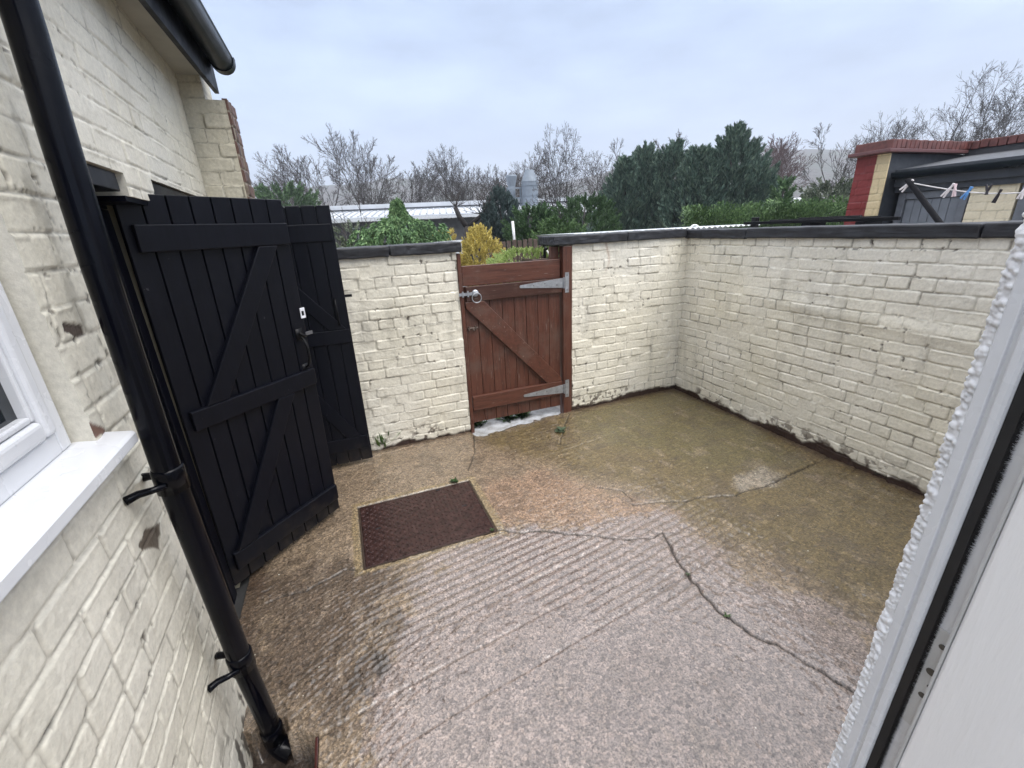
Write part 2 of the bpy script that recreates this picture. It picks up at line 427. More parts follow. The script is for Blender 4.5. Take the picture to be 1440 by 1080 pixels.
cracks = [
    [(1172, 640), (1140, 655), (1110, 668), (1075, 685), (1050, 690), (1035, 697), (985, 699), (960, 705), (930, 705), (890, 710)],
    [(700, 745), (730, 748), (760, 745), (800, 750), (830, 752), (880, 758), (920, 755), (932, 748), (945, 772), (953, 790), (965, 805), (985, 830), (1010, 858), (1022, 866), (1045, 882), (1058, 893), (1090, 905), (1130, 930), (1160, 945), (1180, 960), (1210, 975)],
    [(665, 610), (668, 635), (663, 648), (658, 662)],
    [(502, 803), (490, 800), (460, 815), (430, 830), (400, 838), (375, 846)],
    [(800, 582), (793, 602), (787, 625)],
    [(890, 705), (875, 690), (840, 685)],
]
cw = [.0036, .0036, .0028, .0034, .0026, .0018]
crk = np.zeros(X.shape)
jx = X+.022*(fbm(X*22, Y*22, 221, 4)-.5); jy = Y+.022*(fbm(X*22, Y*22, 231, 4)-.5)
for pts, w in zip(cracks, cw):
    d = dist_line(jx, jy, gp(pts)); k = .6+.8*vn(X*6, Y*6, 241)
    crk = np.maximum(crk, 1-sst(d, w*k*.6, w*k+.004))
h -= .010*crk; blend(crk*.88, (.022, .018, .014))
h += .02*sst(X, 2.2, 3.0)*sst(-Y, -2.2, -1.0)
h -= .050*sst(Y-.15*(X-.86)+.10*(fbm(X*9, Y*9, 291, 4)-.5), 3.10, 3.27)*sst(X, .80, .90)*(1-sst(X, 1.70, 1.78))
inm = 1-sst(dmx, .0, .006); h = h*(1-inm)+(-.014)*inm
ing = dg < 0; h[ing] = -.150+.004*fbm(X*30, Y*30, 251, 2)[ing]; col[ing] = (.04, .028, .022)
edge_ = np.exp(-((fbm(X*2.1, Y*2.1, 281, 6, .58)-.52)/.010)**2); blend(edge_*.16, (.10, .075, .055))
wet = (1-np.clip(crk*1.5, 0, 1))*np.clip(.15+.35+.5*clean*fbm(X*3, Y*3, 261, 4)*1.6+.25*sst(fbm(X*5, Y*5, 271, 4), .45, .65)+.5*zone([(560, 840), (600, 835), (610, 860), (570, 865)], .05), 0, 1)
yard = heightfield('yard_floor', (FX0, FY0, 0), np.array([1., 0, 0]), np.array([0, 1., 0]), nu, nv, FX1-FX0, FY1-FY0, h, col, M_conc, back=.2, extra={'wet': wet})
tag(yard, 'wet cracked concrete of the walled back yard', kind='structure')

# ------------------------------------------------------------------ PAINTED BRICK WALLS
def paint_cols(U, V, h, d, tint, row, seed, dirt=1.0, base_dark=True, base_off=0.):
    c = np.empty(U.shape+(3,)); c[:] = CREAM
    c *= (1+.06*(tint-.5))[..., None]
    yel = fbm(U*2.2, V*2.2, seed+70, 4)[..., None]
    c = c*(1-.17*(yel-.35)*np.array([.25, .4, 1.0]))
    # grime in the joints and weathered streaks
    joint = 1-sst(d, .000, .006)
    gr = sst(fbm(U*7, V*7, seed+71, 4), .5, .72)*joint*dirt
    c = c*(1-.45*gr[..., None])+np.array([.12, .1, .075])*(.45*gr[..., None])
    hair = (1-sst(np.abs(d-.0015), .0, .0026))*sst(fbm(U*5, V*9, seed+72, 4), .47, .60)*dirt
    c = c*(1-.6*hair[..., None])+np.array([.09, .075, .06])*(.6*hair[..., None])
    st = sst(fbm(U*13, V*2.2, seed+73, 4), .56, .8)*dirt
    c *= (1-.16*st)[..., None]
    # little holes and missing flakes
    pit = sst(fbm(U*42, V*42, seed+74, 3), .715, .76)*.85*sst(1-d/.02, .2, .7)*sst(vn(U*3.5, V*3.5, seed+75), .35, .75)
    h = h-.006*pit
    c = c*(1-.9*pit[..., None])+np.array([.045, .032, .025])*(.9*pit[..., None])
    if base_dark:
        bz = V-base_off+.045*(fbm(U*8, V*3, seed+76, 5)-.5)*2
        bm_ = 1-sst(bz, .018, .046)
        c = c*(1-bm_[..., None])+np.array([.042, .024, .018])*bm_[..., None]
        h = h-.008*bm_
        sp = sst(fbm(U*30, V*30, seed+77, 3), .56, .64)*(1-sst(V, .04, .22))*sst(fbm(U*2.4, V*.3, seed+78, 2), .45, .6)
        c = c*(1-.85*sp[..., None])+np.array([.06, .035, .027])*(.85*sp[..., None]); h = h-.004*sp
    return c, h

# far wall, left of the gate, rising into the pier at the end of the outbuilding
FWY = 3.27
nu, nv, U, V = grid(1.555, 2.53, .005)
Xw = U-.725
h, d, tint, fr, row = bricks(U, V+.01, 3)
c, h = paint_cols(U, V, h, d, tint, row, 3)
tp = (V > 1.55)[..., None]; c = np.where(tp, c*np.array([.86, .84, .78]), c)
xc = (Xw[:-1, :-1]+.003); zc = V[:-1, :-1]+.003
mask = ~(((xc > -.45) & (zc > 1.478)) | ((xc > -.545) & (zc > 2.385)))
wall_l = empty('garden_wall', (.2, FWY, 0), 'cream painted brick wall with black coping between the black doors and the brown gate', 'wall', 'cream yard walls')
heightfield('brickwork', (-.725, FWY, 0), np.array([1., 0, 0]), np.array([0, 0, 1.]), nu, nv, 1.555, 2.53, h, c, M_brick, wall_l, mask, back=.23)
# the red unpainted return of the pier
nu, nv, U, V = grid(.235, 1.0, .005)
h, d, tint, fr, row = bricks(U, V+.04, 9, L=.11, depth=.007)
c = np.empty(U.shape+(3,)); c[:] = (.13, .072, .056); c *= (.7+.6*tint)[..., None]
j = (1-sst(d, .001, .006))[..., None]; c = c*(1-j)+np.array([.3, .26, .2])*j
heightfield('pier_side', (-.444, FWY+.004, 1.395), np.array([0, 1., 0]), np.array([0, 0, 1.]), nu, nv, .235, 1.0, h, c, M_brick, wall_l, back=.02)

def coping(name, parent, a, b, joints, axis, lo, hi, z0=1.474, z1=1.547, seed=1):
    """a row of slabs butted along one axis"""
    g = random.Random(seed); cuts = [a]+joints+[b]; mb = MB()
    for s, e in zip(cuts[:-1], cuts[1:]):
        dz = g.uniform(-.004, .004); dy = g.uniform(-.005, .005)
        if axis == 'x': mb.box(s+.002, e-.002, lo+dy, hi+dy, z0+dz, z1+dz)
        else: mb.box(lo+dy, hi+dy, s+.002, e-.002, z0+dz, z1+dz)
    o = mb.build(name, M_cap, parent, bevel=.009)
    sub = o.modifiers.new('Sub', 'SUBSURF'); sub.subdivision_type = 'SIMPLE'; sub.levels = 3; sub.render_levels = 4
    tx = bpy.data.textures.new('coping_rough', 'CLOUDS'); tx.noise_scale = .05
    dm_ = o.modifiers.new('Rough', 'DISPLACE'); dm_.texture = tx; dm_.strength = .012; dm_.mid_level = .5; dm_.texture_coords = 'GLOBAL'
    return o
coping('coping', wall_l, -.44, .872, [.35], 'x', FWY-.035, FWY+.265, seed=3)

# far wall right of the gate
wall_r = empty('garden_wall', (2.4, FWY, 0), 'short cream brick wall with black coping from the gate post to the inner corner', 'wall', 'cream yard walls')
nu, nv, U, V = grid(1.23, 1.478, .005)
h, d, tint, fr, row = bricks(U+7, V+.02, 4)
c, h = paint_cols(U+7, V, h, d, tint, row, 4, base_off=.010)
rs_ = np.exp(-((U-.34-.02*np.sin(V*20))/.012)**2)*sst(V, 1.15, 1.4)*.5
c = c*(1-rs_[..., None])+np.array([.33, .18, .10])*rs_[..., None]
heightfield('brickwork', (1.812, FWY, 0), np.array([1., 0, 0]), np.array([0, 0, 1.]), nu, nv, 1.23, 1.478, h, c, M_brick, wall_r, back=.23)
coping('coping', wall_r, 1.625, 2.965, [2.33], 'x', FWY-.035, FWY+.265, seed=5)

# right-hand wall
wall_s = empty('garden_wall', (3.0, 2.0, 0), 'long cream brick wall with black coping along the right side of the yard', 'wall', 'cream yard walls')
nu, nv, U, V = grid(2.95, 1.478, .0048)
h, d, tint, fr, row = bricks(U+15, V+.015, 6, rough=1.0, depth=.0075, hdr_every=3)
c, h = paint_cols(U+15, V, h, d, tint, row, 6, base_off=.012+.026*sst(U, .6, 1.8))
bulge = .016*np.exp(-((V-1.02+.05*(U-1))/.05)**2)*sst(U, .5, 1.3); h = h+bulge*.8
heightfield('brickwork', (3.0, FWY+.0, 0), np.array([0, -1., 0]), np.array([0, 0, 1.]), nu, nv, 2.95, 1.478, h, c, M_brick, wall_s, back=.2)
coping('coping', wall_s, .33, FWY+.265, [1.25, 2.62], 'y', 2.965, 3.235, z0=1.470, z1=1.543, seed=6)

# ------------------------------------------------------------------ OUTBUILDING ON THE LEFT
LX = -.575; SKEW = .042      # the outbuilding's wall runs a little out of square with the yard
def on_left(px, py):
    d = ray(px, py); return CAM + d*((LX+1.25*SKEW)/(d[0]+SKEW*d[1]))
out = empty('outbuilding', (LX, 1.8, 0), 'cream painted brick outbuilding with window, black downpipe and two open black plank doors', 'outbuilding')
LY0, LY1, LZ = .15, 3.262, 2.53
nu, nv, U, V = grid(LY1-LY0, LZ+.16, .0046)
Yw = LY0+U; V = V-.16
h, d, tint, fr, row = bricks(U+30, V-.155, 8, rough=.5, depth=.0048, wob=.004)
c, h = paint_cols(U+30, V, h, d, tint, row, 8, dirt=.8, base_dark=False)
up2 = sst(V, 1.9, 2.3)[..., None]
# mould round the pipe and window
def blob(c, h, pts, colr, amt, dep, jit=.03, seed=300):
    P = [(on_left(*p)[1], on_left(*p)[2]) for p in pts]
    dd = sdf_poly(Yw+jit*(fbm(Yw*22, V*22, seed, 4)-.5), V+jit*(fbm(Yw*22, V*22, seed+7, 4)-.5), P)
    m = 1-sst(dd, -.002, .003)
    return c*(1-amt*m[..., None])+np.array(colr)*(amt*m[..., None]), h-dep*m
mould = sst(fbm(Yw*20, V*8, 311, 5), .53, .68)*(1-sst(np.abs(Yw-1.30), .03, .17))*sst(V, .1, 1.0)
c = c*(1-.34*mould[..., None])+np.array([.13, .115, .085])*(.34*mould[..., None])
spk = sst(fbm(Yw*55, V*30, 321, 3), .66, .72)*(1-sst(np.abs(Yw-1.40), .02, .14))*sst(1-d/.03, .2, .8)
c = c*(1-.8*spk[..., None])+np.array([.05, .045, .035])*(.8*spk[..., None])
low = sst(fbm(Yw*34, V*12, 331, 3), .64, .70)*(1-sst(V, .0, .3))
c = c*(1-.85*low[..., None])+np.array([.04, .03, .025])*(.85*low[..., None])
c, h = blob(c, h, [(92, 458), (104, 453), (117, 456), (120, 468), (108, 474), (94, 470)], (.05, .028, .022), .95, .004)
c, h = blob(c, h, [(108, 608), (122, 594), (134, 600), (146, 604), (150, 612), (112, 622)], (.15, .07, .05), .95, .003)
c, h = blob(c, h, [(193, 770), (203, 745), (216, 740), (222, 730), (225, 772), (215, 768), (200, 774)], (.11, .085, .065), .95, .003)
WY1 = 1.150; WZ0, WZ1 = 1.205, 2.05
O1 = (1.50, 2.195, .0, 1.846); O2 = (2.19, 3.06, .0, 1.858)
yc = Yw[:-1, :-1]+.0027; zc = V[:-1, :-1]+.0027
zc = np.where(zc < -.06, 9., zc)
mask = ~(((yc < WY1+.012) & (yc > .25) & (zc > WZ0-.03) & (zc < WZ1)) | ((yc > O1[0]) & (yc < O1[1]) & (zc < 1.778)) | ((yc > O1[0]) & (yc < 1.895) & (zc < O1[3])) | ((yc > O2[0]) & (yc < O2[1]) & (zc < O2[3])))
heightfield('brickwork', (LX, LY0, -.16), np.array([0, 1., 0]), np.array([0, 0, 1.]), nu, nv, LY1-LY0, LZ+.16, h, c, M_brick, out, mask, back=.11, sidecol=CREAM*.9)
# shell behind: partitions, back wall, ceiling, plinth below the floor
mb = MB()
for y0 in (.15, 1.40, 2.10, 3.075): mb.box(-2.0, LX-.112, y0, y0+(.02 if y0 < 1 else .11), -.15, 2.5)
mb.box(-2.1, -2.004, .15, 3.2, -.15, 2.5)
mb.build('partition', M_int, out)
MB().box(-2.1, LX-.004, .15, 3.26, 2.534, 2.58).build('ceiling', M_dark, out)
MB().box(-2.05, LX-.014, .15, 3.2, -.2, -.012).build('floor_slab', M_dark, out)
# door frames
for (y0, y1, z1, nm) in ((O1[0], O1[1], O1[3], 'door_frame'), (O2[0], O2[1], O2[3], 'door_frame')):
    mb = MB(); xa, xb = (LX-.180, LX-.112) if y0 < 2 else (LX-.085, LX-.012)
    if y0 < 2: y1 = 2.046; y0 = y0-.02; z1 = 1.80
    mb.box(xa, xb, y0+.001, y0+.052, 0, z1-.055); mb.box(xa, xb, y1-.075, y1-.001, 0, z1-.055); mb.box(xa, xb, y0+.001, y1-.001, z1-.053, z1-.001)
    mb.box(xa-.03, xa-.002, y0+.04, y0+.07, 0, z1-.07); mb.box(xa-.03, xa-.002, y1-.09, y1-.055, 0, z1-.07); mb.box(xa-.03, xa-.002, y0+.071, y1-.091, z1-.075, z1-.04)
    mb.build(nm, M_black, out, bevel=.003)
MB().box(LX-.09, LX-.010, 1.503, 1.872, 1.788, 1.843).build('door_head', M_black, out, bevel=.003)
MB().box(LX-.109, LX-.004, 1.876, 2.190, 1.760, 1.7765).build('door_lintel', M_black, out)
# eaves
EY = 3.275
MB().box(-.70, -.505, .1, EY, 2.500, 2.516).build('soffit', M_soffit, out)
fx0, fx1 = -.503, -.480
MB().box(fx0, fx1, .1, EY+.08, 2.435, 2.62)  .build('fascia', simple('fascia_black', (.004, .005, .010), .5, spec=.2), out, bevel=.002)
MB().prism([(-2.1, 3.05), (-.485, 2.625), (-.44, 2.61), (-.44, 2.625), (-.485, 2.64), (-2.1, 3.07)], 'y', .1, EY+.05).build('roof', simple('roof_slate', (.05, .05, .055), .5), out)
mb = MB(); prof = []
gc = (-.418, 2.580); rr = .057
outer = [(gc[0]+rr*math.cos(a), gc[1]+rr*math.sin(a)) for a in np.linspace(math.pi, 2*math.pi, 19)]
inner = [(gc[0]+(rr-.003)*math.cos(a), gc[1]+(rr-.003)*math.sin(a)) for a in np.linspace(2*math.pi, math.pi, 19)]
lip = [(gc[0]+rr+.004, gc[1]+.004), (gc[0]+rr+.004, gc[1]+.010), (gc[0]+rr-.005, gc[1]+.010)]
mb.prism(outer+lip+inner, 'y', .1, EY+.02)
g = mb.build('gutter', M_gutter, out, smooth=True)
mb = MB(); o2 = [(gc[0]+(rr+.005)*math.cos(a), gc[1]+(rr+.005)*math.sin(a)) for a in np.linspace(math.pi, 2*math.pi, 19)]
mb.prism(o2+[(gc[0]+rr+.005, gc[1]+.013), (gc[0]-rr-.005, gc[1]+.013)], 'y', EY+.021, EY+.034)
mb.prism(o2+[(gc[0]+rr+.008, gc[1]+.011)]+[(gc[0]+(rr+.001)*math.cos(a), gc[1]+(rr+.001)*math.sin(a)) for a in np.linspace(2*math.pi, math.pi, 19)], 'y', EY-.035, EY+.0205)
mb.build('gutter_end_cap', M_gutter, g)
# downpipe
PX, PY, PR = -.492, 1.30, .0315
mb = MB(); mb.tube([(PX, PY, .04), (PX, PY, 2.36), (PX+.03, PY, 2.44), (PX+.09, PY, 2.49), (PX+.102, PY, 2.53)], PR, 24, True)
_pp = [on_x(x, y, PX) for x, y in ((381, 1025), (339, 926), (235, 655), (130, 360), (85, 200), (27, 0))]
_z = [p[2] for p in _pp]; _y = [p[1] for p in _pp]
py_at = lambda z: float(np.interp(z, _z, np.polyval(np.polyfit(_z, _y, 2), _z)))
mb = MB(); zs_ = np.linspace(-.06, 2.34, 24); mb.tube([(PX, py_at(z), z) for z in zs_]+[(PX+.03, py_at(2.3)+.0, 2.44), (PX+.09, py_at(2.3), 2.49), (PX+.102, py_at(2.3), 2.53)], PR, 24, True)
dp = mb.build('downpipe', M_pipe, out, smooth=True)
for z0, dz in ((1.05, .06), (.365, .06), (-.045, .06), (2.33, .05)):
    PY = py_at(z0); mb = MB(); mb.tube([(PX, PY, z0-dz/2), (PX, PY, z0+dz/2), (PX, PY, z0+dz/2+.006)], [PR+.005, PR+.005, PR+.002], 24)
    mb.build('pipe_collar', M_pipe, dp, smooth=True)
for z0 in (1.05, .365):
    PY = py_at(z0)
    for s in (-1, 1):
        mb = MB(); mb.tube([(PX, PY+s*(PR+.003), z0), (PX-.03, PY+s*.043, z0-.002), (LX+.028, PY+s*.047, z0-.003), (LX+.012, PY+s*.056, z0-.006), (LX+.004, PY+s*.060, z0-.008)], [.008, .009, .010, .011, .012], 10)
        mb.build('pipe_bracket', M_pipe, dp, smooth=True)
PY = py_at(-.06); mb = MB(); mb.tube([(PX, PY, -.045), (PX, PY, -.085), (PX+.004, PY-.003, -.098), (PX+.014, PY-.010, -.112), (PX+.030, PY-.022, -.124), (PX+.052, PY-.038, -.133)], PR+.004, 24, False)
mb.tube([(PX+.010, PY-.008, -.108), (PX+.020, PY-.015, -.116), (PX+.032, PY-.0235, -.1245), (PX+.0515, PY-.0377, -.1328)], PR-.001, 24, False)
mb.build('pipe_shoe', M_pipe, dp, smooth=True)
# window at the left edge
win = MB(); fxo = LX-.036; y1 = WY1
def ring(mb, y0, y1, z0, z1, w, xa, xb, wb=None):
    wb = wb or w
    mb.box(xa, xb, y0, y0+w, z0, z1); mb.box(xa, xb, y1-w, y1, z0, z1)
    mb.box(xa, xb, y0+w+.0005, y1-w-.0005, z0, z0+wb); mb.box(xa, xb, y0+w+.0005, y1-w-.0005, z1-w, z1)
ring(win, .26, y1, WZ0+.012, WZ1-.005, .040, fxo-.06, fxo, .046)
wo = win.build('window', M_upvc, out, bevel=.004)
mb = MB(); ring(mb, .302, y1-.0425, WZ0+.060, WZ1-.047, .038, fxo-.05, fxo+.010, .040); mb.build('sash', M_upvc, wo, bevel=.010, seg=3)
mb = MB(); ring(mb, .342, y1-.082, WZ0+.102, WZ1-.087, .013, fxo-.03, fxo+.002); mb.build('glazing_bead', M_upvc, wo, bevel=.004)
MB().box(fxo-.022, fxo-.016, .353, y1-.092, WZ0+.112, WZ1-.098).build('pane', M_glass, wo)
mb = MB()
mb.prism([(LX-.09, WZ0-.018), (LX+.042, WZ0-.030), (LX+.055, WZ0-.030), (LX+.055, WZ0-.006), (LX+.05, WZ0+.000), (LX-.03, WZ0+.0115), (LX-.09, WZ0+.0115)], 'y', .2, WY1+.065)
mb.build('sill', M_upvc, wo, bevel=.004, seg=3)

def skew(o):
    if o.type == 'MESH' and o.name.split('.')[0] not in ('soffit', 'fascia', 'gutter', 'gutter_end_cap', 'roof', 'downpipe', 'pipe_collar', 'pipe_bracket', 'pipe_shoe'):
        me = o.data; co_a = np.empty(len(me.vertices)*3, np.float32); me.vertices.foreach_get('co', co_a); co_a = co_a.reshape(-1, 3)
        co_a[:, 0] -= SKEW*(co_a[:, 1]-1.25); me.vertices.foreach_set('co', co_a.ravel()); me.update()
    for c_ in o.children: skew(c_)
skew(out)
# plank doors standing open
def door_matrix(o, u, v):
    u = Vector(u).normalized(); v = Vector(v); v = (v-u*v.dot(u)).normalized(); n = u.cross(v)   # n faces the camera side
    m = Matrix.Identity(4)
    for i, a in enumerate((u, n*-1, v)):
        m[0][i], m[1][i], m[2][i] = a
    m.translation = Vector(o); return m
def band(mb, p, q, w, y0, y1, cut0=None, cut1=None):
    """slanted brace from p to q (u,v), square-cut at the heights cut0 / cut1"""
    (u0, v0), (u1, v1) = p, q
    hw = w/2/math.sin(math.atan2(abs(v1-v0), abs(u1-u0)))
    pts = [(u0-hw, v0), (u0+hw, v0), (u1+hw, v1), (u1-hw, v1)]
    n = 4
    mb.add([(a, y0, b) for a, b in pts]+[(a, y1, b) for a, b in pts], [(0, 1, 2, 3), (7, 6, 5, 4)]+[(i, (i+1) % 4, 4+(i+1) % 4, 4+i) for i in range(4)])
def plank_door(xf, W, H, boards, ledges, braces, proud=.024):
    mb = MB(xf); bw = W/boards
    for k in range(boards):
        mb.box(k*bw+.003, (k+1)*bw-.003, 0, .020, 0, H)
    mb.box(.004, W-.004, .0135, .024, .006, H-.006)
    d = mb.build('plank_door', M_door, out, bevel=.0035)
    for v0, v1 in ledges:
        MB(xf).box(.028, W-.014, -proud, -.0005, v0, v1).build('ledge', M_door, d, bevel=.004)
    for p, q in braces:
        mb = MB(xf); band(mb, p, q, .085, -proud, -.0005); mb.build('brace', M_door, d, bevel=.004)
    return d
X1 = door_matrix((-.724, 2.054, .035), (.491, .477, 0), (.07, 0, 1.76))
d1 = plank_door(X1, .684, 1.765, 8, ((1.562, 1.660), (.833, .921), (.085, .180)),
                (((.145, .9225), (.545, 1.5605)), ((.10, .1815), (.475, .8315))))
d1['label'] = 'nearer plank door swung wide open with thumb latch and white keep'
M_latch = simple('black_iron', (.005, .005, .006), .45, var=.4, spec=.2)
mb = MB(X1)
mb.box(.612, .655, -.0055, -.0003, 1.085, 1.145); mb.box(.612, .655, -.0055, -.0003, .905, .955)
mb.tube([(.634, -.005, 1.10), (.634, -.030, 1.085), (.636, -.042, 1.05), (.636, -.042, .99), (.634, -.030, .95), (.634, -.005, .935)], [.005, .006, .007, .007, .006, .005], 10)
mb.tube([(.625, -.012, 1.125), (.650, -.012, 1.105), (.668, -.014, 1.10)], [.006, .008, .005], 8)
mb.build('handle', M_latch, d1, smooth=True)
mb = MB(X1); mb.box(.672, .716, -.006, -.0003, 1.100, 1.118); mb.build('latch_bolt', simple('worn_steel', (.16, .16, .17), .4, .6), d1, bevel=.001)
mb = MB(X1); ring_pts = None
mb.box(.664, .6705, -.005, -.0004, 1.192, 1.246); mb.box(.6860, .6925, -.005, -.0004, 1.192, 1.246); mb.box(.6706, .6859, -.005, -.0004, 1.192, 1.205); mb.box(.6706, .6859, -.005, -.0004, 1.229, 1.246)
mb.build('lock_keep', simple('white_keep', (.75, .76, .8), .3), d1, bevel=.001)
X2 = door_matrix((-.67, 3.098, .035), (1, 0, 0), (.012, 0, 1.76))
d2 = plank_door(X2, .683, 1.772, 8, ((1.560, 1.665), (.90, .995), (.10, .20)), (((.58, .2015), (.13, .8985)), ((.60, .9965), (.14, 1.5585))), proud=.010)
d2['label'] = 'farther plank door folded back against the far wall'
mb = MB(X2); mb.tube([(.615, -.004, 1.20), (.615, -.032, 1.18), (.615, -.032, 1.05), (.615, -.004, 1.03)], .007, 8)
mb.build('handle', M_latch, d2, smooth=True)
mb = MB(X2); mb.box(.66, .725, .002, .012, 1.205, 1.222); mb.build('latch_bolt', M_latch, d2)

# ------------------------------------------------------------------ GATE
M_screw = simple('screw_steel', (.25, .25, .26), .4, .8)
gate = empty('garden_gate', (1.28, FWY, 0), 'reddish brown ledged and braced wooden gate between two cream walls', 'gate')
mb = MB(); gx0, gx1 = .868, 1.706; nb = 8; bw = (gx1-gx0)/nb
for k in range(nb):
    mb.box(gx0+k*bw+.0015, gx0+(k+1)*bw-.0015, FWY+.022, FWY+.042+.001*(k % 2), .062, 1.212)
mb.box(gx0+.002, gx1-.002, FWY+.034, FWY+.0405, .07, 1.20)
mb.build('boards', M_gate, gate, bevel=.003)
MB().box(gx0, gx1, FWY+.014, FWY+.040, 1.217, 1.368).build('top_board', M_gate_h, gate, bevel=.004)
MB().box(.880, 1.712, FWY-.012, FWY+.0215, 1.098, 1.2155).build('rail', M_gate_wet, gate, bevel=.005)
MB().box(.868, 1.710, FWY-.012, FWY+.0215, .185, .312).build('rail', M_gate_h, gate, bevel=.005)
mb = MB(); yb0, yb1 = FWY-.010, FWY+.0213
mb.add([(x, y, z) for y in (yb0, yb1) for x, z in ((.872, 1.0965), (.905, 1.0965), (1.02, 1.0965), (1.700, .345), (1.700, .3135), (1.560, .3135), (.872, 1.05))],
       [tuple(range(7)), tuple(range(7, 14))[::-1]]+[(i, (i+1) % 7, 7+(i+1) % 7, 7+i) for i in range(7)])
mb.build('brace', make_gate_mat('gate_stain_brace', (2.2, 6, 2.2)), gate, bevel=.004)
MB().box(1.716, 1.800, FWY-.020, FWY+.055, -.03, 1.468).build('post', M_gate, gate, bevel=.006)
MB().box(1.640, 1.712, FWY+.050, FWY+.095, 1.16, 1.468).build('jamb', M_gate, gate, bevel=.004)
MB().box(.832, .862, FWY-.010, FWY+.055, -.03, 1.462).build('post', M_gate, gate, bevel=.005)
for z, k in ((1.1775, 1), (.236, 0)):
    mb = MB(); y0 = FWY-.0165
    xl = 1.332; xr = 1.716; yy = (y0, y0+.0042)
    pts = [(xl, z-.010), (xr, z-.040), (xr, z+.040), (xl, z+.012), (xl-.006, z+.001)]
    mb.add([(a, y, b) for y in yy for a, b in pts], [tuple(range(5)), tuple(range(5, 10))[::-1]]+[(i, (i+1) % 5, 5+(i+1) % 5, 5+i) for i in range(5)])
    mb.tube([(xr+.006, y0-.004, z-.045), (xr+.006, y0-.004, z+.045)], .007, 10)
    hg = mb.build('hinge', M_galv, gate)
    mb = MB(); mb.box(xr+.016, xr+.052, FWY-.0245, FWY-.0203, z-.082, z+.082)
    mb.build('hinge_plate', M_galv, hg)
    for sx, sz in ((1.66, z-.012), (1.55, z+.008), (1.45, z), (xr+.035, z+.06), (xr+.035, z-.06)):
        yb = y0-.0005 if sx < xr else FWY-.025
        MB().tube([(sx, yb, sz), (sx, yb-.003, sz)], [.006, .004], 8).build('screw', M_screw, hg)
mb = MB()
mb.box(.822, .935, FWY-.023, FWY-.0205, 1.150, 1.172); mb.box(.846, .858, FWY-.030, FWY-.0235, 1.140, 1.183); mb.box(.887, .898, FWY-.030, FWY-.0235, 1.140, 1.186)
mb.tube([(.952, FWY-.013, 1.163), (.952, FWY-.026, 1.163), (.952, FWY-.032, 1.163)], [.026, .026, .017], 20)
lt = mb.build('ring_latch', M_galv, gate)
mb = MB(); rc = (.957, FWY-.036, 1.128)
mb.tube([(rc[0]+.037*math.sin(a), rc[1], rc[2]+.037*math.cos(a)) for a in np.linspace(0, 2*math.pi, 29)], .0042, 8, False)
mb.build('ring', M_galv, lt, smooth=True)
mb = MB(); mb.tube([(.878, FWY+.014, .885), (.965, FWY+.014, .885)], .007, 10); mb.box(.885, .895, FWY+.004, FWY+.0215, .868, .902); mb.box(.940, .950, FWY+.004, FWY+.0215, .868, .902); mb.tube([(.925, FWY+.012, .885), (.925, FWY-.006, .868)], .005, 8)
mb.build('bolt', simple('rusty_bolt', (.12, .09, .075), .5, .5), gate)

# ------------------------------------------------------------------ ACCESS COVER AND GULLY
cov = empty('access_cover', ((MX0+MX1)/2, (MY0+MY1)/2, 0), 'rusty brown chequer plate access cover set in the concrete', 'manhole cover')
px0, px1, py0, py1 = MX0+.010, MX1-.010, MY0+.010, MY1-.010
MB().box(px0, px1, py0, py1, -.013, -.001).build('plate', M_plate, cov, bevel=.002)
vs = []; fs = []
k = 0; ssp = .0235
for j in range(int((py1-py0)/ssp)):
    for i in range(int((px1-px0)/ssp)):
        cx = px0+.016+i*ssp; cyy = py0+.014+j*ssp
        if cx > px1-.012 or cyy > py1-.012: continue
        a = math.radians(35 if (i+j) % 2 else -35)
        if (i+j) % 2 == 0: a = math.radians(128)
        ca, sa = math.cos(a), math.sin(a); L, w = .0095, .0032
        n = len(vs)
        for (pu, pv, z) in ((-L, 0, -.0012), (-L*.4, -w, -.0012), (L*.4, -w, -.0012), (L, 0, -.0012), (L*.4, w, -.0012), (-L*.4, w, -.0012), (-L*.5, 0, .0026), (L*.5, 0, .0026)):
            vs.append((cx+pu*ca-pv*sa, cyy+pu*sa+pv*ca, z))
        fs += [(n, n+1, n+6, n+6), (n+1, n+2, n+7, n+6), (n+2, n+3, n+7, n+7), (n+3, n+4, n+7, n+7), (n+4, n+5, n+6, n+7), (n+5, n, n+6, n+6)]
me = bpy.data.meshes.new('tread_pattern'); me.from_pydata(vs, [], [tuple(dict.fromkeys(f)) for f in fs]); me.materials.append(M_plate)
link(bpy.data.objects.new('tread_pattern', me), cov)
for q in ((532, 743), (653, 711), (616, 689)):
    p = ground(*q); MB().box(p[0]-.016, p[0]+.016, p[1]-.006, p[1]+.006, -.0045, .0012).build('key_hole', M_rubber, cov)
mb = MB(); ring_ = ((px0-.009, px0-.002, py0-.009, py1+.009), (px1+.002, px1+.009, py0-.009, py1+.009), (px0-.0018, px1+.0018, py0-.009, py0-.002), (px0-.0018, px1+.0018, py1+.002, py1+.009))
for a in ring_: mb.box(*a, -.0135, -.0025)
mb.build('frame', simple('rust_frame', (.05, .03, .022), .6, .2), cov)

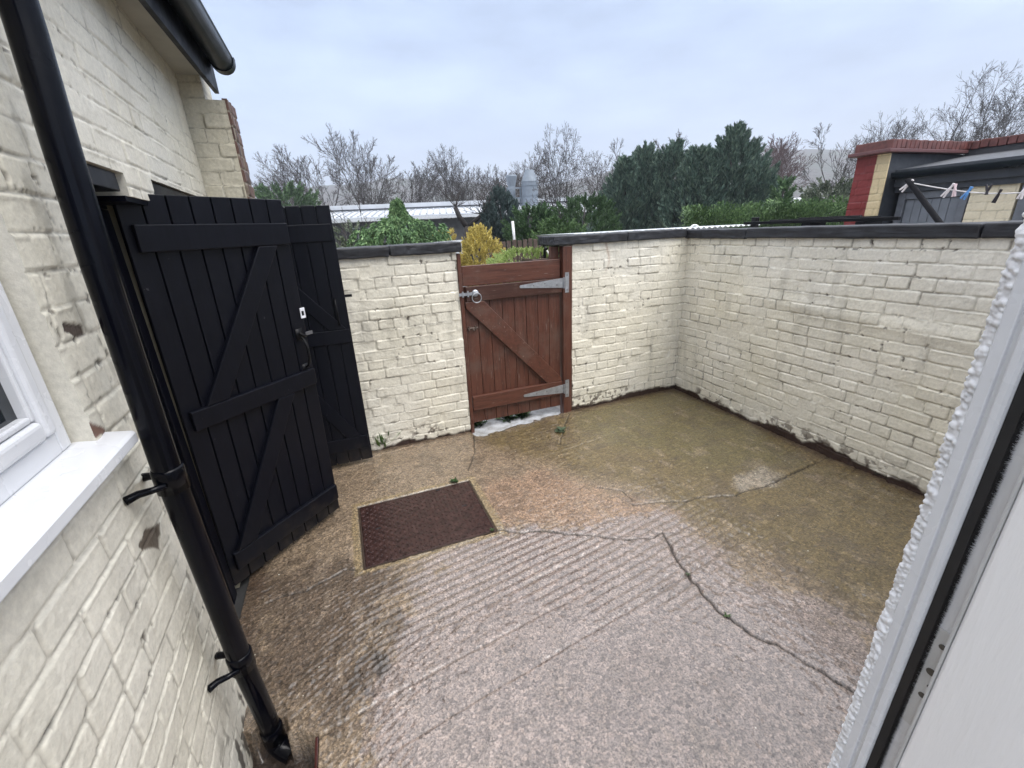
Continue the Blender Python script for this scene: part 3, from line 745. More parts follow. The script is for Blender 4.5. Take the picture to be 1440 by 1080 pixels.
gul = empty('drain_gully', (-.48, 1.1, -.15), 'small sunken drain with dark red tiles under the downpipe shoe', 'drain')
M_tile = simple('quarry_tile', (.055, .016, .013), .2, var=.4, scale=25)
mb = MB(); mb.box(GX0+.16, GX1-.012, GY0+.004, GY0+.135, -.150, -.075); mb.box(GX1-.012, GX1-.001, GY0+.004, GY1-.036, -.15, -.006)
mb.build('tile', M_tile, gul, bevel=.003)
mb = MB()
for k in range(6): mb.box(-.60, -.50, GY0+.02+k*.026, GY0+.033+k*.026, -.149, -.138)
mb.build('grate', M_latch, gul, bevel=.002)
mb = MB(); mb.box(GX0+.05, GX0+.158, GY0+.004, GY0+.012, -.15, -.02); mb.build('lining', simple('cement_lining', (.07, .055, .045), .5, bumpd=.003), gul, bevel=.003)

# ------------------------------------------------------------------ HOUSE: back door jamb on the right
house = empty('house', (.72, .2, 0), 'white pebbledashed house corner with open white plastic back door at the right edge', 'house')
JX = .72
def lean(o):
    me = o.data
    for v in me.vertices: v.co.y += -.0145*(v.co.z-1.15)
# pebbledash: reveal, rounded corner, outside face
zz = np.arange(-.02, 2.45, .0018); ss = np.concatenate([np.arange(0, .06, .0014), np.arange(.0615, .11, .004), np.arange(.115, .5, .012), np.arange(.55, 2.35, .05)])
S, Z = np.meshgrid(ss, zz, indexing='ij')
y_in, y_out, rad = .2635, .2785, .008
a1 = y_out-rad-y_in; a2 = a1+rad*math.pi/2
th = np.clip((S-a1)/rad, 0, math.pi/2)
bx = np.where(S < a1, JX, np.where(S < a2, JX+rad-rad*np.cos(th), JX+rad+(S-a2)))
by = np.where(S < a1, y_in+S, np.where(S < a2, y_out-rad+rad*np.sin(th), y_out))
nx = -np.cos(th); ny = np.sin(th)
g = np.random.RandomState(5); pc = g.rand(52000, 2)*np.array([.5, 2.5])+np.array([0, -.02])
ht = np.zeros(S.shape)
for cs, cz in pc:
    i0, i1 = np.searchsorted(ss, [cs-.012, cs+.012]); j0, j1 = np.searchsorted(zz, [cz-.012, cz+.012])
    if i1 <= i0 or j1 <= j0: continue
    r = .0018+.0030*((cs*917+cz*331) % 1)**1.5
    q = 1-((S[i0:i1, j0:j1]-cs)**2+(Z[i0:i1, j0:j1]-cz)**2)/r**2
    ht[i0:i1, j0:j1] = np.maximum(ht[i0:i1, j0:j1], np.clip(q, 0, 1)**.6*r*.85)
ht *= sst(S, .001, .003)
ht += .004*(fbm(S*90, Z*90, 401, 3)-.5)+.004*(fbm(S*12+3, Z*9, 402, 3)-.5)
Pv = np.stack([bx+nx*ht, by+ny*ht-.0145*(Z-1.15), Z], -1).reshape(-1, 3)
idx = np.arange(S.size).reshape(S.shape); q = np.stack([idx[:-1, :-1], idx[:-1, 1:], idx[1:, 1:], idx[1:, :-1]], -1).reshape(-1, 4)
gcol = np.empty(S.shape+(3,)); gcol[:] = (.78, .78, .80)
gcol *= (.9+.2*fbm(S*50, Z*50, 403, 3))[..., None]
mesh_np('pebbledash_wall', Pv, q, attr_mat('pebbledash', .85, 90, .12, .001, spec=.15), house, gcol.reshape(-1, 3))
o = MB().box(JX+.05, 3.1, -.02, .262, -.02, 2.45).build('wall_core', M_soffit, house)
lean(o)
# door frame: an extruded profile facing left
def profile(mb, pts, z0=-.02, z1=2.12):
    mb.prism(pts, 'z', z0, z1)
fr_ = [(JX-.0005, .2660), (JX-.0015, .2650), (JX-.0015, .2540), (JX-.0005, .2528), (JX+.0035, .2515), (JX+.0035, .2468), (JX-.0015, .2458), (JX-.0025, .2440), (JX-.0020, .2385), (JX+.0005, .2350), (JX+.004, .2334), (JX+.012, .2330), (JX+.012, .1985), (JX+.06, .1985), (JX+.06, .2660)]
mb = MB(); profile(mb, fr_); o = mb.build('door_frame', M_upvc, house, bevel=.0006); lean(o); dfr = o
mb = MB(); mb.box(JX+.0040, JX+.0118, .2215, .2329, -.02, 2.1); o = mb.build('gasket', M_rubber, dfr); lean(o)
g = np.random.RandomState(3); vs = []; fs = []
for i in range(12000):
    z = g.uniform(-.02, 2.1); L = g.uniform(.001, .0065); n = len(vs); t = g.uniform(-.004, .004); x0 = JX+g.uniform(.005, .0112)
    vs += [(x0, .2216, z-.0006), (x0, .2216, z+.0006), (x0+g.uniform(-.0005, .001), .2216-L, z+t)]; fs.append((n, n+1, n+2))
me = bpy.data.meshes.new('brush_seal'); me.from_pydata(vs, [], fs); me.materials.append(M_rubber); o = link(bpy.data.objects.new('brush_seal', me), dfr); lean(o)
MB_ = MB(); zc_ = [.555, .505, .475, .425, .385]
kz = [on_x(*q, JX+.0105) for q in ((1326, 910), (1324, 933), (1310, 945), (1308, 966), (1297, 977))]
mb = MB(); k0 = kz[0][2]+.028; mb.box(JX+.0100, JX+.0118, .1992, .2185, k0-.20, k0); hp = mb.build('hinge_keep', M_upvc_grey, dfr, bevel=.001); lean(hp)
M_ds = simple('dull_screw', (.09, .085, .08), .4, .5)
for q, r in zip(kz, (.0042, .0032, .0060, .0032, .0045)):
    mb = MB(); mb.tube([(JX+.0099, q[1], q[2]), (JX+.0086, q[1], q[2]), (JX+.0085, q[1], q[2]), (JX+.0090, q[1], q[2])], [r, r, r*.6, r*.5], 16); mb.build('screw', M_ds, hp)
# the open leaf
M_leaf = simple('woodgrain_white_plastic', (.85, .84, .84), .4, var=.02, scale=6, bumpd=.003, bscale=30, stretch=(1, 2.0, .25))
mb = MB(); mb.box(JX-.004, JX+.042, -.66, .1975, .0, 2.08); dl = mb.build('door', M_leaf, house, bevel=.004); lean(dl)
def panel_ring(mb, y0, y1, z0, z1, w, d):
    mb.box(JX-.004-d, JX-.0045, y0, y0+w, z0, z1); mb.box(JX-.004-d, JX-.0045, y1-w, y1, z0, z1)
    mb.box(JX-.004-d, JX-.0045, y0+w+.0005, y1-w-.0005, z0, z0+w); mb.box(JX-.004-d, JX-.0045, y0+w+.0005, y1-w-.0005, z1-w, z1)
for z0, z1 in ((.2, .92), (1.08, 1.9)):
    mb = MB(); panel_ring(mb, -.52, .083, z0, z1, .022, .007); o = mb.build('panel_moulding', M_leaf, dl, bevel=.005); lean(o)
mb = MB(); mb.box(JX-.006, JX+.044, .1976, .2005, .0, 2.08); o = mb.build('edge_seal', M_upvc_grey, dl); lean(o)

# ------------------------------------------------------------------ GROUND OUTSIDE
def sheet(name, x0, x1, y0, y1, z, mat, label, nx=1):
    mb = MB(); mb.box(x0, x1, y0, y1, z-.05, z); o = mb.build(name, mat); return tag(o, label, kind='structure')
M_soil = simple('garden_soil', (.075, .065, .035), .85, var=.5, scale=1.5, bumpd=.02, bscale=8)
o = sheet('ground', -1500, 1500, -300, 2200, -.32, M_soil, 'rough grass and soil of the gardens behind')
M_lane = simple('lane_concrete', (.42, .40, .38), .5, var=.3, scale=10, bumpd=.004, bscale=30)
o = sheet('lane', -1.2, 8, 3.345, 4.6, -.05, M_lane, 'wet concrete lane behind the gate')
mw, tw, bw_ = nt('puddle_water')
bw_.inputs['Base Color'].default_value = (.62, .63, .66, 1); bw_.inputs['Roughness'].default_value = .04; bw_.inputs['IOR'].default_value = 1.33
bw_.inputs['Specular IOR Level'].default_value = 1.0
tw.links.new(ramp(tw, noise(tw, coords(tw), 16, 6, .7), [(.30, (.24, .235, .225)), (.6, (.47, .48, .50))]), bw_.inputs['Base Color'])  # sky reflection put into the water's base colour as a pale tone
bump(tw, bw_, noise(tw, coords(tw), 40, 2), .15, .002)
o = sheet('puddle', .84, 1.74, 3.12, 3.95, -.017, mw, 'rainwater standing under the gate')
o = sheet('neighbour_yard', 3.22, 5.82, -1.5, 3.26, -.03, M_lane, 'concrete floor of the next yard')

# ------------------------------------------------------------------ NEIGHBOUR'S OUTBUILDING ON THE RIGHT
nb_ = empty('outbuilding', (5.8, 2.6, 0), 'neighbouring low outbuilding with red brick parapet and grey plank doors above the right wall', 'outbuilding')
M_redp = attr_mat('red_painted_brick', .5)
PXn = 5.60; PYn = 3.264
nu, nv, U, V = grid(.33, 2.19, .008)
h, d, tint, fr, row = bricks(U, V, 14, depth=.007)
c = np.where((U > .125)[..., None], np.array([.20, .028, .026]), np.array([.62, .50, .30]))*np.ones(U.shape+(1,))
c = c*(1-.35*(1-sst(d, .0, .006)))[..., None]
heightfield('pier', (PXn, PYn+.33, 0), np.array([0, -1., 0]), np.array([0, 0, 1.]), nu, nv, .33, 2.19, h, c[::-1].copy(), M_redp, nb_, back=.018)
M_grey = simple('grey_door_paint', (.16, .175, .20), .45, var=.12, scale=8)
M_darkg = simple('dark_grey_trim', (.035, .04, .05), .4, var=.2)
M_copred = simple('red_coping_brick', (.13, .045, .038), .5, var=.35, scale=18)
FXn = 5.86
# parapet across the far gable and back along the party wall, brick on edge
def brick_row(mb, p0, p1, w, h_, z, step=.075):
    p0 = Vector(p0); p1 = Vector(p1); L = (p1-p0).length; t = (p1-p0).normalized(); n = Vector((-t.y, t.x, 0)); k = int(L/step)
    for i in range(k):
        a = p0+t*(i*step+.004); b = p0+t*((i+1)*step-.004); zz = z+random.uniform(-.004, .004)
        vs = [a+n*w/2, a-n*w/2, b-n*w/2, b+n*w/2]
        mb.add([(v.x, v.y, zz) for v in vs]+[(v.x, v.y, zz+h_) for v in vs], [(0, 1, 2, 3), (7, 6, 5, 4), (0, 4, 5, 1), (1, 5, 6, 2), (2, 6, 7, 3), (3, 7, 4, 0)])
mb = MB(); brick_row(mb, (PXn-.04, PYn+.165, 0), (7.05, PYn+.165, 0), .37, .085, 2.235); brick_row(mb, (7.05, PYn+.1, 0), (7.05, -1.0, 0), .3, .085, 2.235)
mb.build('coping', M_copred, nb_, bevel=.006)
MB().box(PXn-.10, 6.90, PYn-.045, PYn+.375, 2.195, 2.230).build('coping_ledge', simple('red_ledge', (.12, .05, .05), .5), nb_, bevel=.006)
MB().box(PXn+.02, 7.2, PYn+.02, PYn+.31, 0, 2.19).build('gable_wall', simple('dark_wall', (.035, .04, .05), .6), nb_)
MB().box(6.92, 7.2, -1.2, PYn, 0, 2.232).build('party_wall', simple('dark_wall_side', (.05, .05, .055), .6), nb_)
MB().prism([(FXn-.12, 1.985), (6.9, 2.13), (6.9, 2.17), (FXn-.12, 2.025)], 'y', -1.2, PYn-.004).build('roof', simple('felt_roof', (.045, .05, .058), .55, bumpd=.004), nb_)
mb = MB(); gc = (FXn-.16, 1.985); rr = .052
pts = [(gc[0]+rr*math.cos(a), gc[1]+rr*math.sin(a)) for a in np.linspace(math.pi, 2*math.pi, 13)]
mb.prism(pts+[(gc[0]+rr, gc[1]+.012), (gc[0]-rr, gc[1]+.012)], 'y', -1.2, PYn-.02); mb.build('gutter', M_gutter, nb_, smooth=True)
MB().box(FXn-.105, FXn-.08, -1.2, PYn-.01, 1.86, 1.983).build('fascia', M_darkg, nb_)
mb = MB(); mb.box(FXn-.06, FXn+.14, -1.2, PYn-.002, 1.80, 1.975); mb.build('lintel', M_darkg, nb_)
nu, nv, U, V = grid(.33, 1.80, .008)
h, d, tint, fr, row = bricks(U, V, 16, depth=.006)
c = np.empty(U.shape+(3,)); c[:] = (.70, .62, .46); c *= (1-.3*(1-sst(d, 0, .005)))[..., None]
heightfield('pier', (FXn-.03, 2.615, 0), np.array([0, -1., 0]), np.array([0, 0, 1.]), nu, nv, .33, 1.80, h, c, M_redp, nb_, back=.2)
for y1_, y0_ in ((3.16, 2.70), (2.20, 1.45)):
    mb = MB(); w = (y1_-y0_)/6
    for k in range(6): mb.box(FXn+.004, FXn+.03, y0_+k*w+.003, y0_+(k+1)*w-.003, .02, 1.72)
    mb.box(FXn+.012, FXn+.034, y0_, y1_, .02, 1.72)
    dd = mb.build('plank_door', M_grey, nb_, bevel=.003)
    mb = MB(); mb.box(FXn-.02, FXn+.04, y0_-.07, y0_-.004, 0, 1.796); mb.box(FXn-.02, FXn+.04, y1_+.004, y1_+.07, 0, 1.796); mb.box(FXn-.02, FXn+.04, y0_-.002, y1_+.002, 1.725, 1.796)
    mb.build('door_frame', simple('grey_frame', (.13, .14, .16), .45), nb_, bevel=.004)
    mb = MB(); mb.tube([(FXn-.012, y1_-.06, 1.45), (FXn-.03, y1_-.06, 1.44), (FXn-.03, y1_-.06, 1.36), (FXn-.012, y1_-.06, 1.35)], .006, 8); mb.build('handle', M_latch, dd)
MB().box(FXn+.04, FXn+.14, -1.2, PYn-.005, 0, 1.798).build('front_wall', M_darkg, nb_)

# washing line and pegs
wl = empty('washing_line', (4.2, 2.2, 0), 'washing line with a leaning black prop pole in the next yard', 'washing line')
ptop = on_x(1279, 256, 4.2); pm = on_x(1325, 318, 4.2); dirp = (pm-ptop); pb = ptop+dirp*((ptop[2]+.03)/(-dirp[2]))
MB().tube([tuple(ptop-dirp*.06), tuple(pb)], .019, 10).build('prop_pole', simple('black_timber', (.008, .008, .01), .8, spec=.15), wl, smooth=True)
lp = [on_x(x, y, 4.2) for x, y in ((1280, 257), (1310, 262.5), (1340, 267.5), (1365, 270.5), (1390, 272), (1415, 272), (1440, 271))]
end = lp[-1]+(lp[-1]-lp[-2])*12; lp = [lp[0]+np.array([0, .03, -.012])]+lp+[np.array([4.2, end[1], lp[-1][2]+.12])]
MB().tube([tuple(p) for p in lp], .0042, 6).build('line', simple('line_cord', (.6, .58, .58), .6), wl, smooth=True)
M_pw = simple('white_peg_plastic', (.75, .70, .70), .4); M_pb = simple('blue_peg_plastic', (.12, .3, .62), .4); M_pk = simple('dark_peg_plastic', (.03, .025, .03), .4); M_pp = simple('pink_peg_plastic', (.7, .55, .56), .4)
def peg(px, py, mat, label, tilt, spread=.35, L=.075):
    p = on_x(px, py, 4.2); e = empty('clothes_peg', tuple(p), label, 'clothes peg', 'clothes pegs on the washing line')
    for s in (-1, 1):
        a = tilt+s*spread/2; dv = np.array([0, math.sin(a), -math.cos(a)])
        q0 = p-dv*.022+np.array([0, 0, .004]); q1 = p+dv*L
        mb = MB(); mb.tube([tuple(q0+np.array([s*.002, 0, 0])), tuple((q0+q1)/2), tuple(q1)], [.006, .0075, .006], 6)
        mb.build('jaw', mat, e)
peg(1280, 257, M_pw, 'white peg clipped where the line meets the black prop pole', .75, .35)
peg(1338, 263, M_pw, 'white peg nearest to the prop pole, hanging slanted beside a pink peg', .55, .25)
peg(1343, 264, M_pp, 'pinkish peg hanging straight beside the slanted white peg', -.1, .25, .06)
peg(1363, 268, M_pb, 'blue peg hanging in front of the grey door', .45, .4, .06)
peg(1388, 270, M_pk, 'dark open peg on the line in front of the cream pier', math.pi, .6, .05)
peg(1405, 272, M_pk, 'dark closed peg hanging at the edge of the cream pier', .25, .2, .06)
peg(1441, 266, M_pw, 'white peg farthest along the line at the edge of the picture', .2, .3, .06)

# things showing just above the copings
rb = empty('rail_bundle', (3.4, 2.4, 0), 'black metal rails lying on trestle legs just behind the right wall', 'metal rails')
for k, (x, z) in enumerate(((3.30, 1.5615), (3.36, 1.5615), (3.42, 1.5615))): MB().box(x, x+.03, 1.80+.15*k, 2.95-.2*k, z, z+.022+.008*k).build('rail', M_latch, rb, bevel=.002)
for y in (1.98, 2.36):
    mb = MB(); mb.box(3.29, 3.47, y, y+.06, 1.535, 1.561)
    for x in (3.31, 3.43): mb.box(x, x+.03, y+.01, y+.05, -.03, 1.536)
    mb.build('trestle', M_latch, rb)
# corrugated lean-to roof behind the far wall
cr = empty('lean_to_shelter', (3.0, 4.2, 0), 'low lean-to with a pale corrugated sheet roof behind the far wall', 'shelter')
xs = np.arange(2.15, 4.6, .0095); prof = 1.538+.009*np.sin(xs*2*math.pi/.076)
vv = np.concatenate([np.stack([xs, np.full_like(xs, 3.85), prof], -1), np.stack([xs, np.full_like(xs, 4.75), prof-.008], -1)]); vv = np.concatenate([vv, vv-np.array([0, 0, .002])])
n = len(xs); i = np.arange(n-1)
ff = np.concatenate([np.stack([i, i+1, n+i+1, n+i], -1), np.stack([2*n+i, 3*n+i, 3*n+i+1, 2*n+i+1], -1), np.stack([i, 2*n+i, 2*n+i+1, i+1], -1), np.stack([n+i, n+i+1, 3*n+i+1, 3*n+i], -1)])
mesh_np('roof_sheet', vv, ff, simple('corrugated_plastic', (.55, .58, .6), .35), cr)
for x in (2.2, 3.4, 4.5):
    MB().box(x, x+.05, 3.90, 3.95, -.05, 1.52).build('post', M_latch, cr); mb = MB(); mb.box(x, x+.05, 4.66, 4.71, -.05, 1.51); mb.build('post', M_latch, cr)
hp_ = empty('hose_loop', tuple(on_y(978, 320, 4.25)), 'small white hose loop on the corrugated roof', 'hose')
p = on_y(978, 320, 4.25)
MB().tube([(p[0]+.055*math.cos(a), p[1]+.01*a, p[2]-.02+.05*math.sin(a)) for a in np.linspace(-.3, math.pi+.3, 14)], .009, 8).build('loop', simple('white_hose', (.8, .8, .78), .4), hp_, smooth=True)
p = on_y(1050, 306, 3.9)
o = MB().box(p[0]-.03, p[0]+.03, 3.75, 3.81, -.05, p[2]).build('fence_post', M_latch, bevel=.006); tag(o, 'black timber post end rising above the wall corner', 'post')

# ------------------------------------------------------------------ PLANTS
def rotm(d):
    d = d/np.linalg.norm(d, axis=1, keepdims=True)
    a = np.cross(d, np.array([0, 0, 1.])); l = np.linalg.norm(a, axis=1, keepdims=True); a = np.where(l < 1e-4, np.array([[1., 0, 0]]), a/np.maximum(l, 1e-6))
    return d, a, np.cross(a, d)
def leaves(name, P, D, L, W, mat, parent, seed=1, twist=True):
    g = np.random.RandomState(seed); n = len(P)
    d, a, b = rotm(D)
    if twist:
        t = g.uniform(0, 2*math.pi, n)[:, None]; a = a*np.cos(t)+b*np.sin(t)
        b = np.cross(d, a)
    L = np.broadcast_to(L, n)[:, None]; W = np.broadcast_to(W, n)[:, None]
    v = np.stack([P, P+d*L*.45+a*W*.5+b*W*.15, P+d*L, P+d*L*.45-a*W*.5+b*W*.15], 1).reshape(-1, 3)
    f = np.arange(4*n).reshape(-1, 4)
    return mesh_np(name, v, f, mat, parent, smooth=False)
def rnd_dirs(g, n):
    v = g.normal(size=(n, 3)); return v/np.linalg.norm(v, axis=1, keepdims=True)

M_conif = leaf_mat('leylandii_foliage', (.030, .060, .047), (.10, .16, .122), (.21, .28, .20))
M_conif2 = leaf_mat('weeping_cypress_foliage', (.02, .055, .018), (.085, .165, .062), (.22, .33, .14))
M_blue = leaf_mat('blue_conifer_foliage', (.024, .042, .040), (.060, .090, .086), (.12, .16, .15))
M_yel = leaf_mat('yellow_foliage', (.26, .20, .05), (.60, .49, .14), (.85, .74, .30))
M_lime = leaf_mat('lime_foliage', (.15, .21, .06), (.36, .46, .15), (.60, .70, .32))
M_green = leaf_mat('laurel_foliage', (.025, .055, .022), (.065, .125, .05), (.13, .215, .09))
M_hedge = leaf_mat('hedge_foliage', (.03, .065, .022), (.08, .145, .05), (.17, .26, .10))
M_holly = leaf_mat('variegated_foliage', (.03, .05, .025), (.09, .12, .07), (.30, .32, .24))
M_bark = simple('dark_bark', (.030, .025, .023), .8, var=.3, scale=6)
M_bark2 = simple('grey_brown_bark', (.040, .031, .027), .8, var=.3, scale=6)
M_bark3 = simple('reddish_twig', (.085, .045, .045), .8, var=.3, scale=6)

def conifer(px, pytop, rng, width_px, label, mat, seed, group=None, kind='cone', clumps=170, per=60, droop=0.0, fl=.42, parts=('foliage', 'trunk'), spiky=False, name='conifer_tree', zb=-.27, zc=None):
    top = at(px, pytop, rng); H = top[2]-zb; base = np.array([top[0], top[1], zb])
    R = width_px/F_PX*rng*.5*.95
    g = np.random.RandomState(seed)
    z0c = zb if zc is None else at(px, zc, rng)[2]; Hc = top[2]-z0c
    e = empty(name, tuple(base), label, 'tree' if 'tree' in name else 'shrub', group)
    Ps = []; Ds = []; Ls = []
    for k in range(clumps):
        t = g.rand()**.85
        if kind == 'cone': prof = (1-t)**.8*(.35+.65*min(1, t/.12))+.03
        elif kind == 'column': prof = min(1, (1-t)*2.6)**.6*(.8+.2*min(1, t/.1))
        elif kind == 'flame': prof = min(1., (1-t)*1.7)**.75*(.75+.25*min(1, t/.2))
        elif kind == 'tent': prof = (.10+.22*(1-t) if t > .62 else min(1, .30+(.62-t)*2.3))*(1 if t > .12 else .9)
        else: prof = math.sqrt(max(0, 1-(2*t-1)**2*.92))
        a = g.uniform(0, 2*math.pi); rad = R*prof*(.55+.45*math.sqrt(g.rand()))*(1+.16*math.sin(3*a+seed)+.10*math.sin(5*a+t*9))
        c = base+np.array([math.cos(a)*rad, math.sin(a)*rad, z0c-zb+Hc*(.02+.93*t)])
        outd = np.array([math.cos(a), math.sin(a), 0])
        up = (.55+.9*t)*(1.35 if spiky else 1) if droop == 0 else -droop
        ax = outd*(1 if kind != 'column' else .5)+np.array([0, 0, up]); ax /= np.linalg.norm(ax)
        cl = fl*(.6+.7*g.rand())*(1-.35*t)
        s = g.rand(per)[:, None]
        spread = .30*cl*(1-s*.85)
        pts = c+ax*cl*(s-.35)+rnd_dirs(g, per)*spread*g.rand(per)[:, None]
        if droop: pts[:, 2] -= droop*cl*(s[:, 0]**2)*.8
        dd = ax+rnd_dirs(g, per)*(.46 if spiky else .65)
        if droop: dd = dd+np.array([0, 0, -droop*.6])*s
        Ps.append(pts); Ds.append(dd); Ls.append(np.full(per, cl*(.42 if spiky else .34))*(1-.4*s[:, 0]))
    P = np.concatenate(Ps); D = np.concatenate(Ds); L = np.concatenate(Ls)
    leaves(parts[0], P, D, L, L*(.24 if spiky else .36), mat, e, seed)
    MB().tube([tuple(base-np.array([0, 0, .1])), tuple(base+np.array([0, 0, H*.5])), tuple(base+np.array([0, 0, H*.93]))], [.06+.012*H, .04+.006*H, .01], 8).build(parts[1], M_bark, e, smooth=True)
    return e

lg = 'dark evergreen trees in the tall screen'
big = [(882, 222, 17.5, 70, 'dark evergreen at the left end of the tall screen, lowest of the row'),
       (908, 205, 18, 78, 'dark evergreen second from the left in the tall screen, with a spiky top'),
       (948, 200, 18, 95, 'dark evergreen in the middle of the tall screen, level with its neighbour'),
       (985, 207, 17, 90, 'dark evergreen just left of the tallest peak of the screen'),
       (1034, 178, 17.5, 112, 'tallest dark evergreen with a peaked crown at the right of the screen'),
       (1068, 236, 17, 62, 'shorter dark evergreen sloping down at the right end of the screen')]
for i, (px, py, r, w, lb) in enumerate(big):
    conifer(px, py, r, w*1.1, lb, M_conif, 20+i, lg, 'flame', clumps=620, per=66, fl=.66, spiky=True)
conifer(557, 280, 8.6, 118, 'bright green weeping cypress behind the left cream wall', M_conif2, 41, None, 'tent', 360, 80, droop=.9, fl=.27, name='weeping_cypress_tree', zc=350)
conifer(703, 268, 12, 44, 'blue green columnar conifer left of the white pole', M_blue, 42, None, 'column', 240, 60, fl=.36, zc=350, spiky=True)
conifer(747, 288, 11, 66, 'dark bushy evergreen below the steel ducts', M_green, 43, None, 'round', 230, 60, fl=.36, name='evergreen_shrub', zc=372)
conifer(822, 275, 12.5, 96, 'mid green laurel bush left of the tall evergreen screen', M_green, 44, None, 'round', 420, 70, fl=.33, name='laurel_shrub', zc=375)
conifer(786, 306, 10, 70, 'low glossy laurel just behind the coping by the gate', M_hedge, 45, None, 'round', 170, 60, fl=.3, name='laurel_shrub', zc=380)
conifer(672, 317, 6.2, 58, 'golden yellow feathery shrub above the gate', M_yel, 46, None, 'column', 330, 80, fl=.15, name='golden_shrub', zc=405)
conifer(622, 322, 13, 34, 'small yellow leafed bush behind the left coping', M_yel, 47, None, 'round', 70, 45, fl=.25, name='yellow_shrub', zc=355)
conifer(490, 310, 9, 60, 'thin variegated shrub beside the second black door', M_holly, 48, None, 'round', 80, 40, fl=.25, name='variegated_shrub', zc=380)
conifer(1104, 250, 15, 44, 'light green edge bush beside the tall evergreen screen', M_green, 49, None, 'flame', 130, 50, fl=.5, name='evergreen_shrub')
conifer(395, 262, 30, 74, 'bright green bush showing above the first black door', M_green, 50, None, 'round', 150, 50, fl=1.0, name='evergreen_shrub', zc=330)
conifer(1172, 258, 22, 60, 'dull olive bush left of the red painted pier', M_holly, 51, None, 'round', 150, 50, fl=.8, name='olive_shrub', zc=340)
conifer(742, 347, 5.0, 125, 'low lime green clipped bush seen over the gate', M_lime, 52, None, 'round', 700, 90, fl=.07, name='lime_shrub', zc=400)
# hedge
def hedge(name, p0, p1, ztop, depth, label, mat, seed, n=9000, L=.10):
    g = np.random.RandomState(seed); p0 = np.array(p0); p1 = np.array(p1); t = g.rand(n); ax = p1-p0; Lh = np.linalg.norm(ax); nrm = np.array([-ax[1], ax[0], 0])/Lh
    w = g.uniform(-1, 1, n); z = g.rand(n)**.55
    P = p0+ax*t[:, None]+nrm*(w*depth*.5)[:, None]; top = ztop*(1+.05*np.sin(t*37)+.04*np.sin(t*91+1)); P[:, 2] = -.3+z*(top+.3)
    D = nrm*w[:, None]*.8+np.array([0, 0, .9])*z[:, None]+rnd_dirs(g, n)*.7
    e = empty(name, tuple((p0+p1)/2*np.array([1, 1, 0])+np.array([0, 0, -.3])), label, 'hedge')
    leaves('foliage', P, D, L*(.6+.8*g.rand(n)), L*.42, mat, e, seed)
    mb = MB()
    for k in range(14):
        q = p0+ax*(k+.5)/14; mb.tube([(q[0], q[1], -.32), (q[0]+.05, q[1], ztop*.8)], [.03, .012], 6)
    mb.build('stem', M_bark, e)
a = at(965, 297, 11); b = at(1200, 290, 12.5)
hedge('hedge', (a[0], a[1], 0), (b[0], b[1], 0), 1.80, .9, 'clipped green hedge running behind the right wall', M_hedge, 61, 30000, .075)

# picket fence, pole, planter, timber edging
fe = empty('picket_fence', (3.1, 8.0, -.3), 'brown close boarded picket fence behind the golden shrub', 'fence')
a = at(684, 341, 8.3); b = at(760, 335, 8.8); mb = MB(); nP = 11
M_pick = simple('weathered_brown_timber', (.075, .05, .038), .7, var=.4, scale=12)
for k in range(nP):
    q = a+(b-a)*k/(nP-1); m = Matrix.Translation(Vector((q[0], q[1], 0))) @ Matrix.Rotation(math.atan2(b[1]-a[1], b[0]-a[0]), 4, 'Z')
    mb.box(-.042, .042, -.01, .01, -.3, q[2]+.01*((k*7) % 3-1), m)
mb.build('pickets', M_pick, fe, bevel=.003)
m = Matrix.Translation(Vector((a[0], a[1], 0))) @ Matrix.Rotation(math.atan2(b[1]-a[1], b[0]-a[0]), 4, 'Z'); LL = float(np.hypot(*(b-a)[:2]))
MB().box(0, LL, .012, .04, a[2]-.35, a[2]-.25, m).build('rail', M_pick, fe); MB().box(0, LL, .012, .04, .1, .2, m).build('rail', M_pick, fe)
p = at(722, 311, 9.5); o = MB().tube([(p[0], p[1], -.32), (p[0], p[1], p[2]-.3), (p[0]-.02, p[1], p[2])], .028, 10).build('white_pole', simple('white_pole_paint', (.75, .75, .75), .4), smooth=True)
tag(o, 'slim white pole standing behind the picket fence', 'pole')
p = at(762, 358, 4.7); pe = empty('planter', (p[0], p[1], 0), 'dark timber planter box seen over the right end of the gate', 'planter')
m = Matrix.Translation(Vector((p[0], p[1], 0)))
mb = MB(); mb.box(-.17, .17, -.15, -.125, -.05, p[2]-.03, m); mb.box(-.17, .17, .125, .15, -.05, p[2]-.03, m); mb.box(-.17, -.145, -.1245, .1245, -.05, p[2]-.03, m); mb.box(.145, .17, -.1245, .1245, -.05, p[2]-.03, m)
mb.build('box', M_pick, pe, bevel=.004)
MB().box(-.144, .144, -.124, .124, -.05, p[2]-.07, m).build('soil', M_soil, pe)
q = at(766, 350, 4.6); tp_ = empty('garden_tap', (q[0], q[1], 0), 'black standpipe tap with a pale hose at the planter', 'tap')
MB().tube([(q[0], q[1], -.05), (q[0], q[1], q[2]-.01), (q[0]-.0, q[1]-.02, q[2]+.01), (q[0], q[1]-.05, q[2])], .014, 10).build('standpipe', M_latch, tp_)
MB().tube([(q[0], q[1]-.05, q[2]-.012), (q[0]+.03, q[1]-.06, q[2]-.07), (q[0]+.06, q[1]-.06, q[2]-.16), (q[0]+.08, q[1]-.06, -.04)], .009, 8).build('hose', simple('pale_hose', (.6, .6, .55), .4), tp_, smooth=True)
a = at(606, 341, 7.0); b = at(652, 337, 7.0)
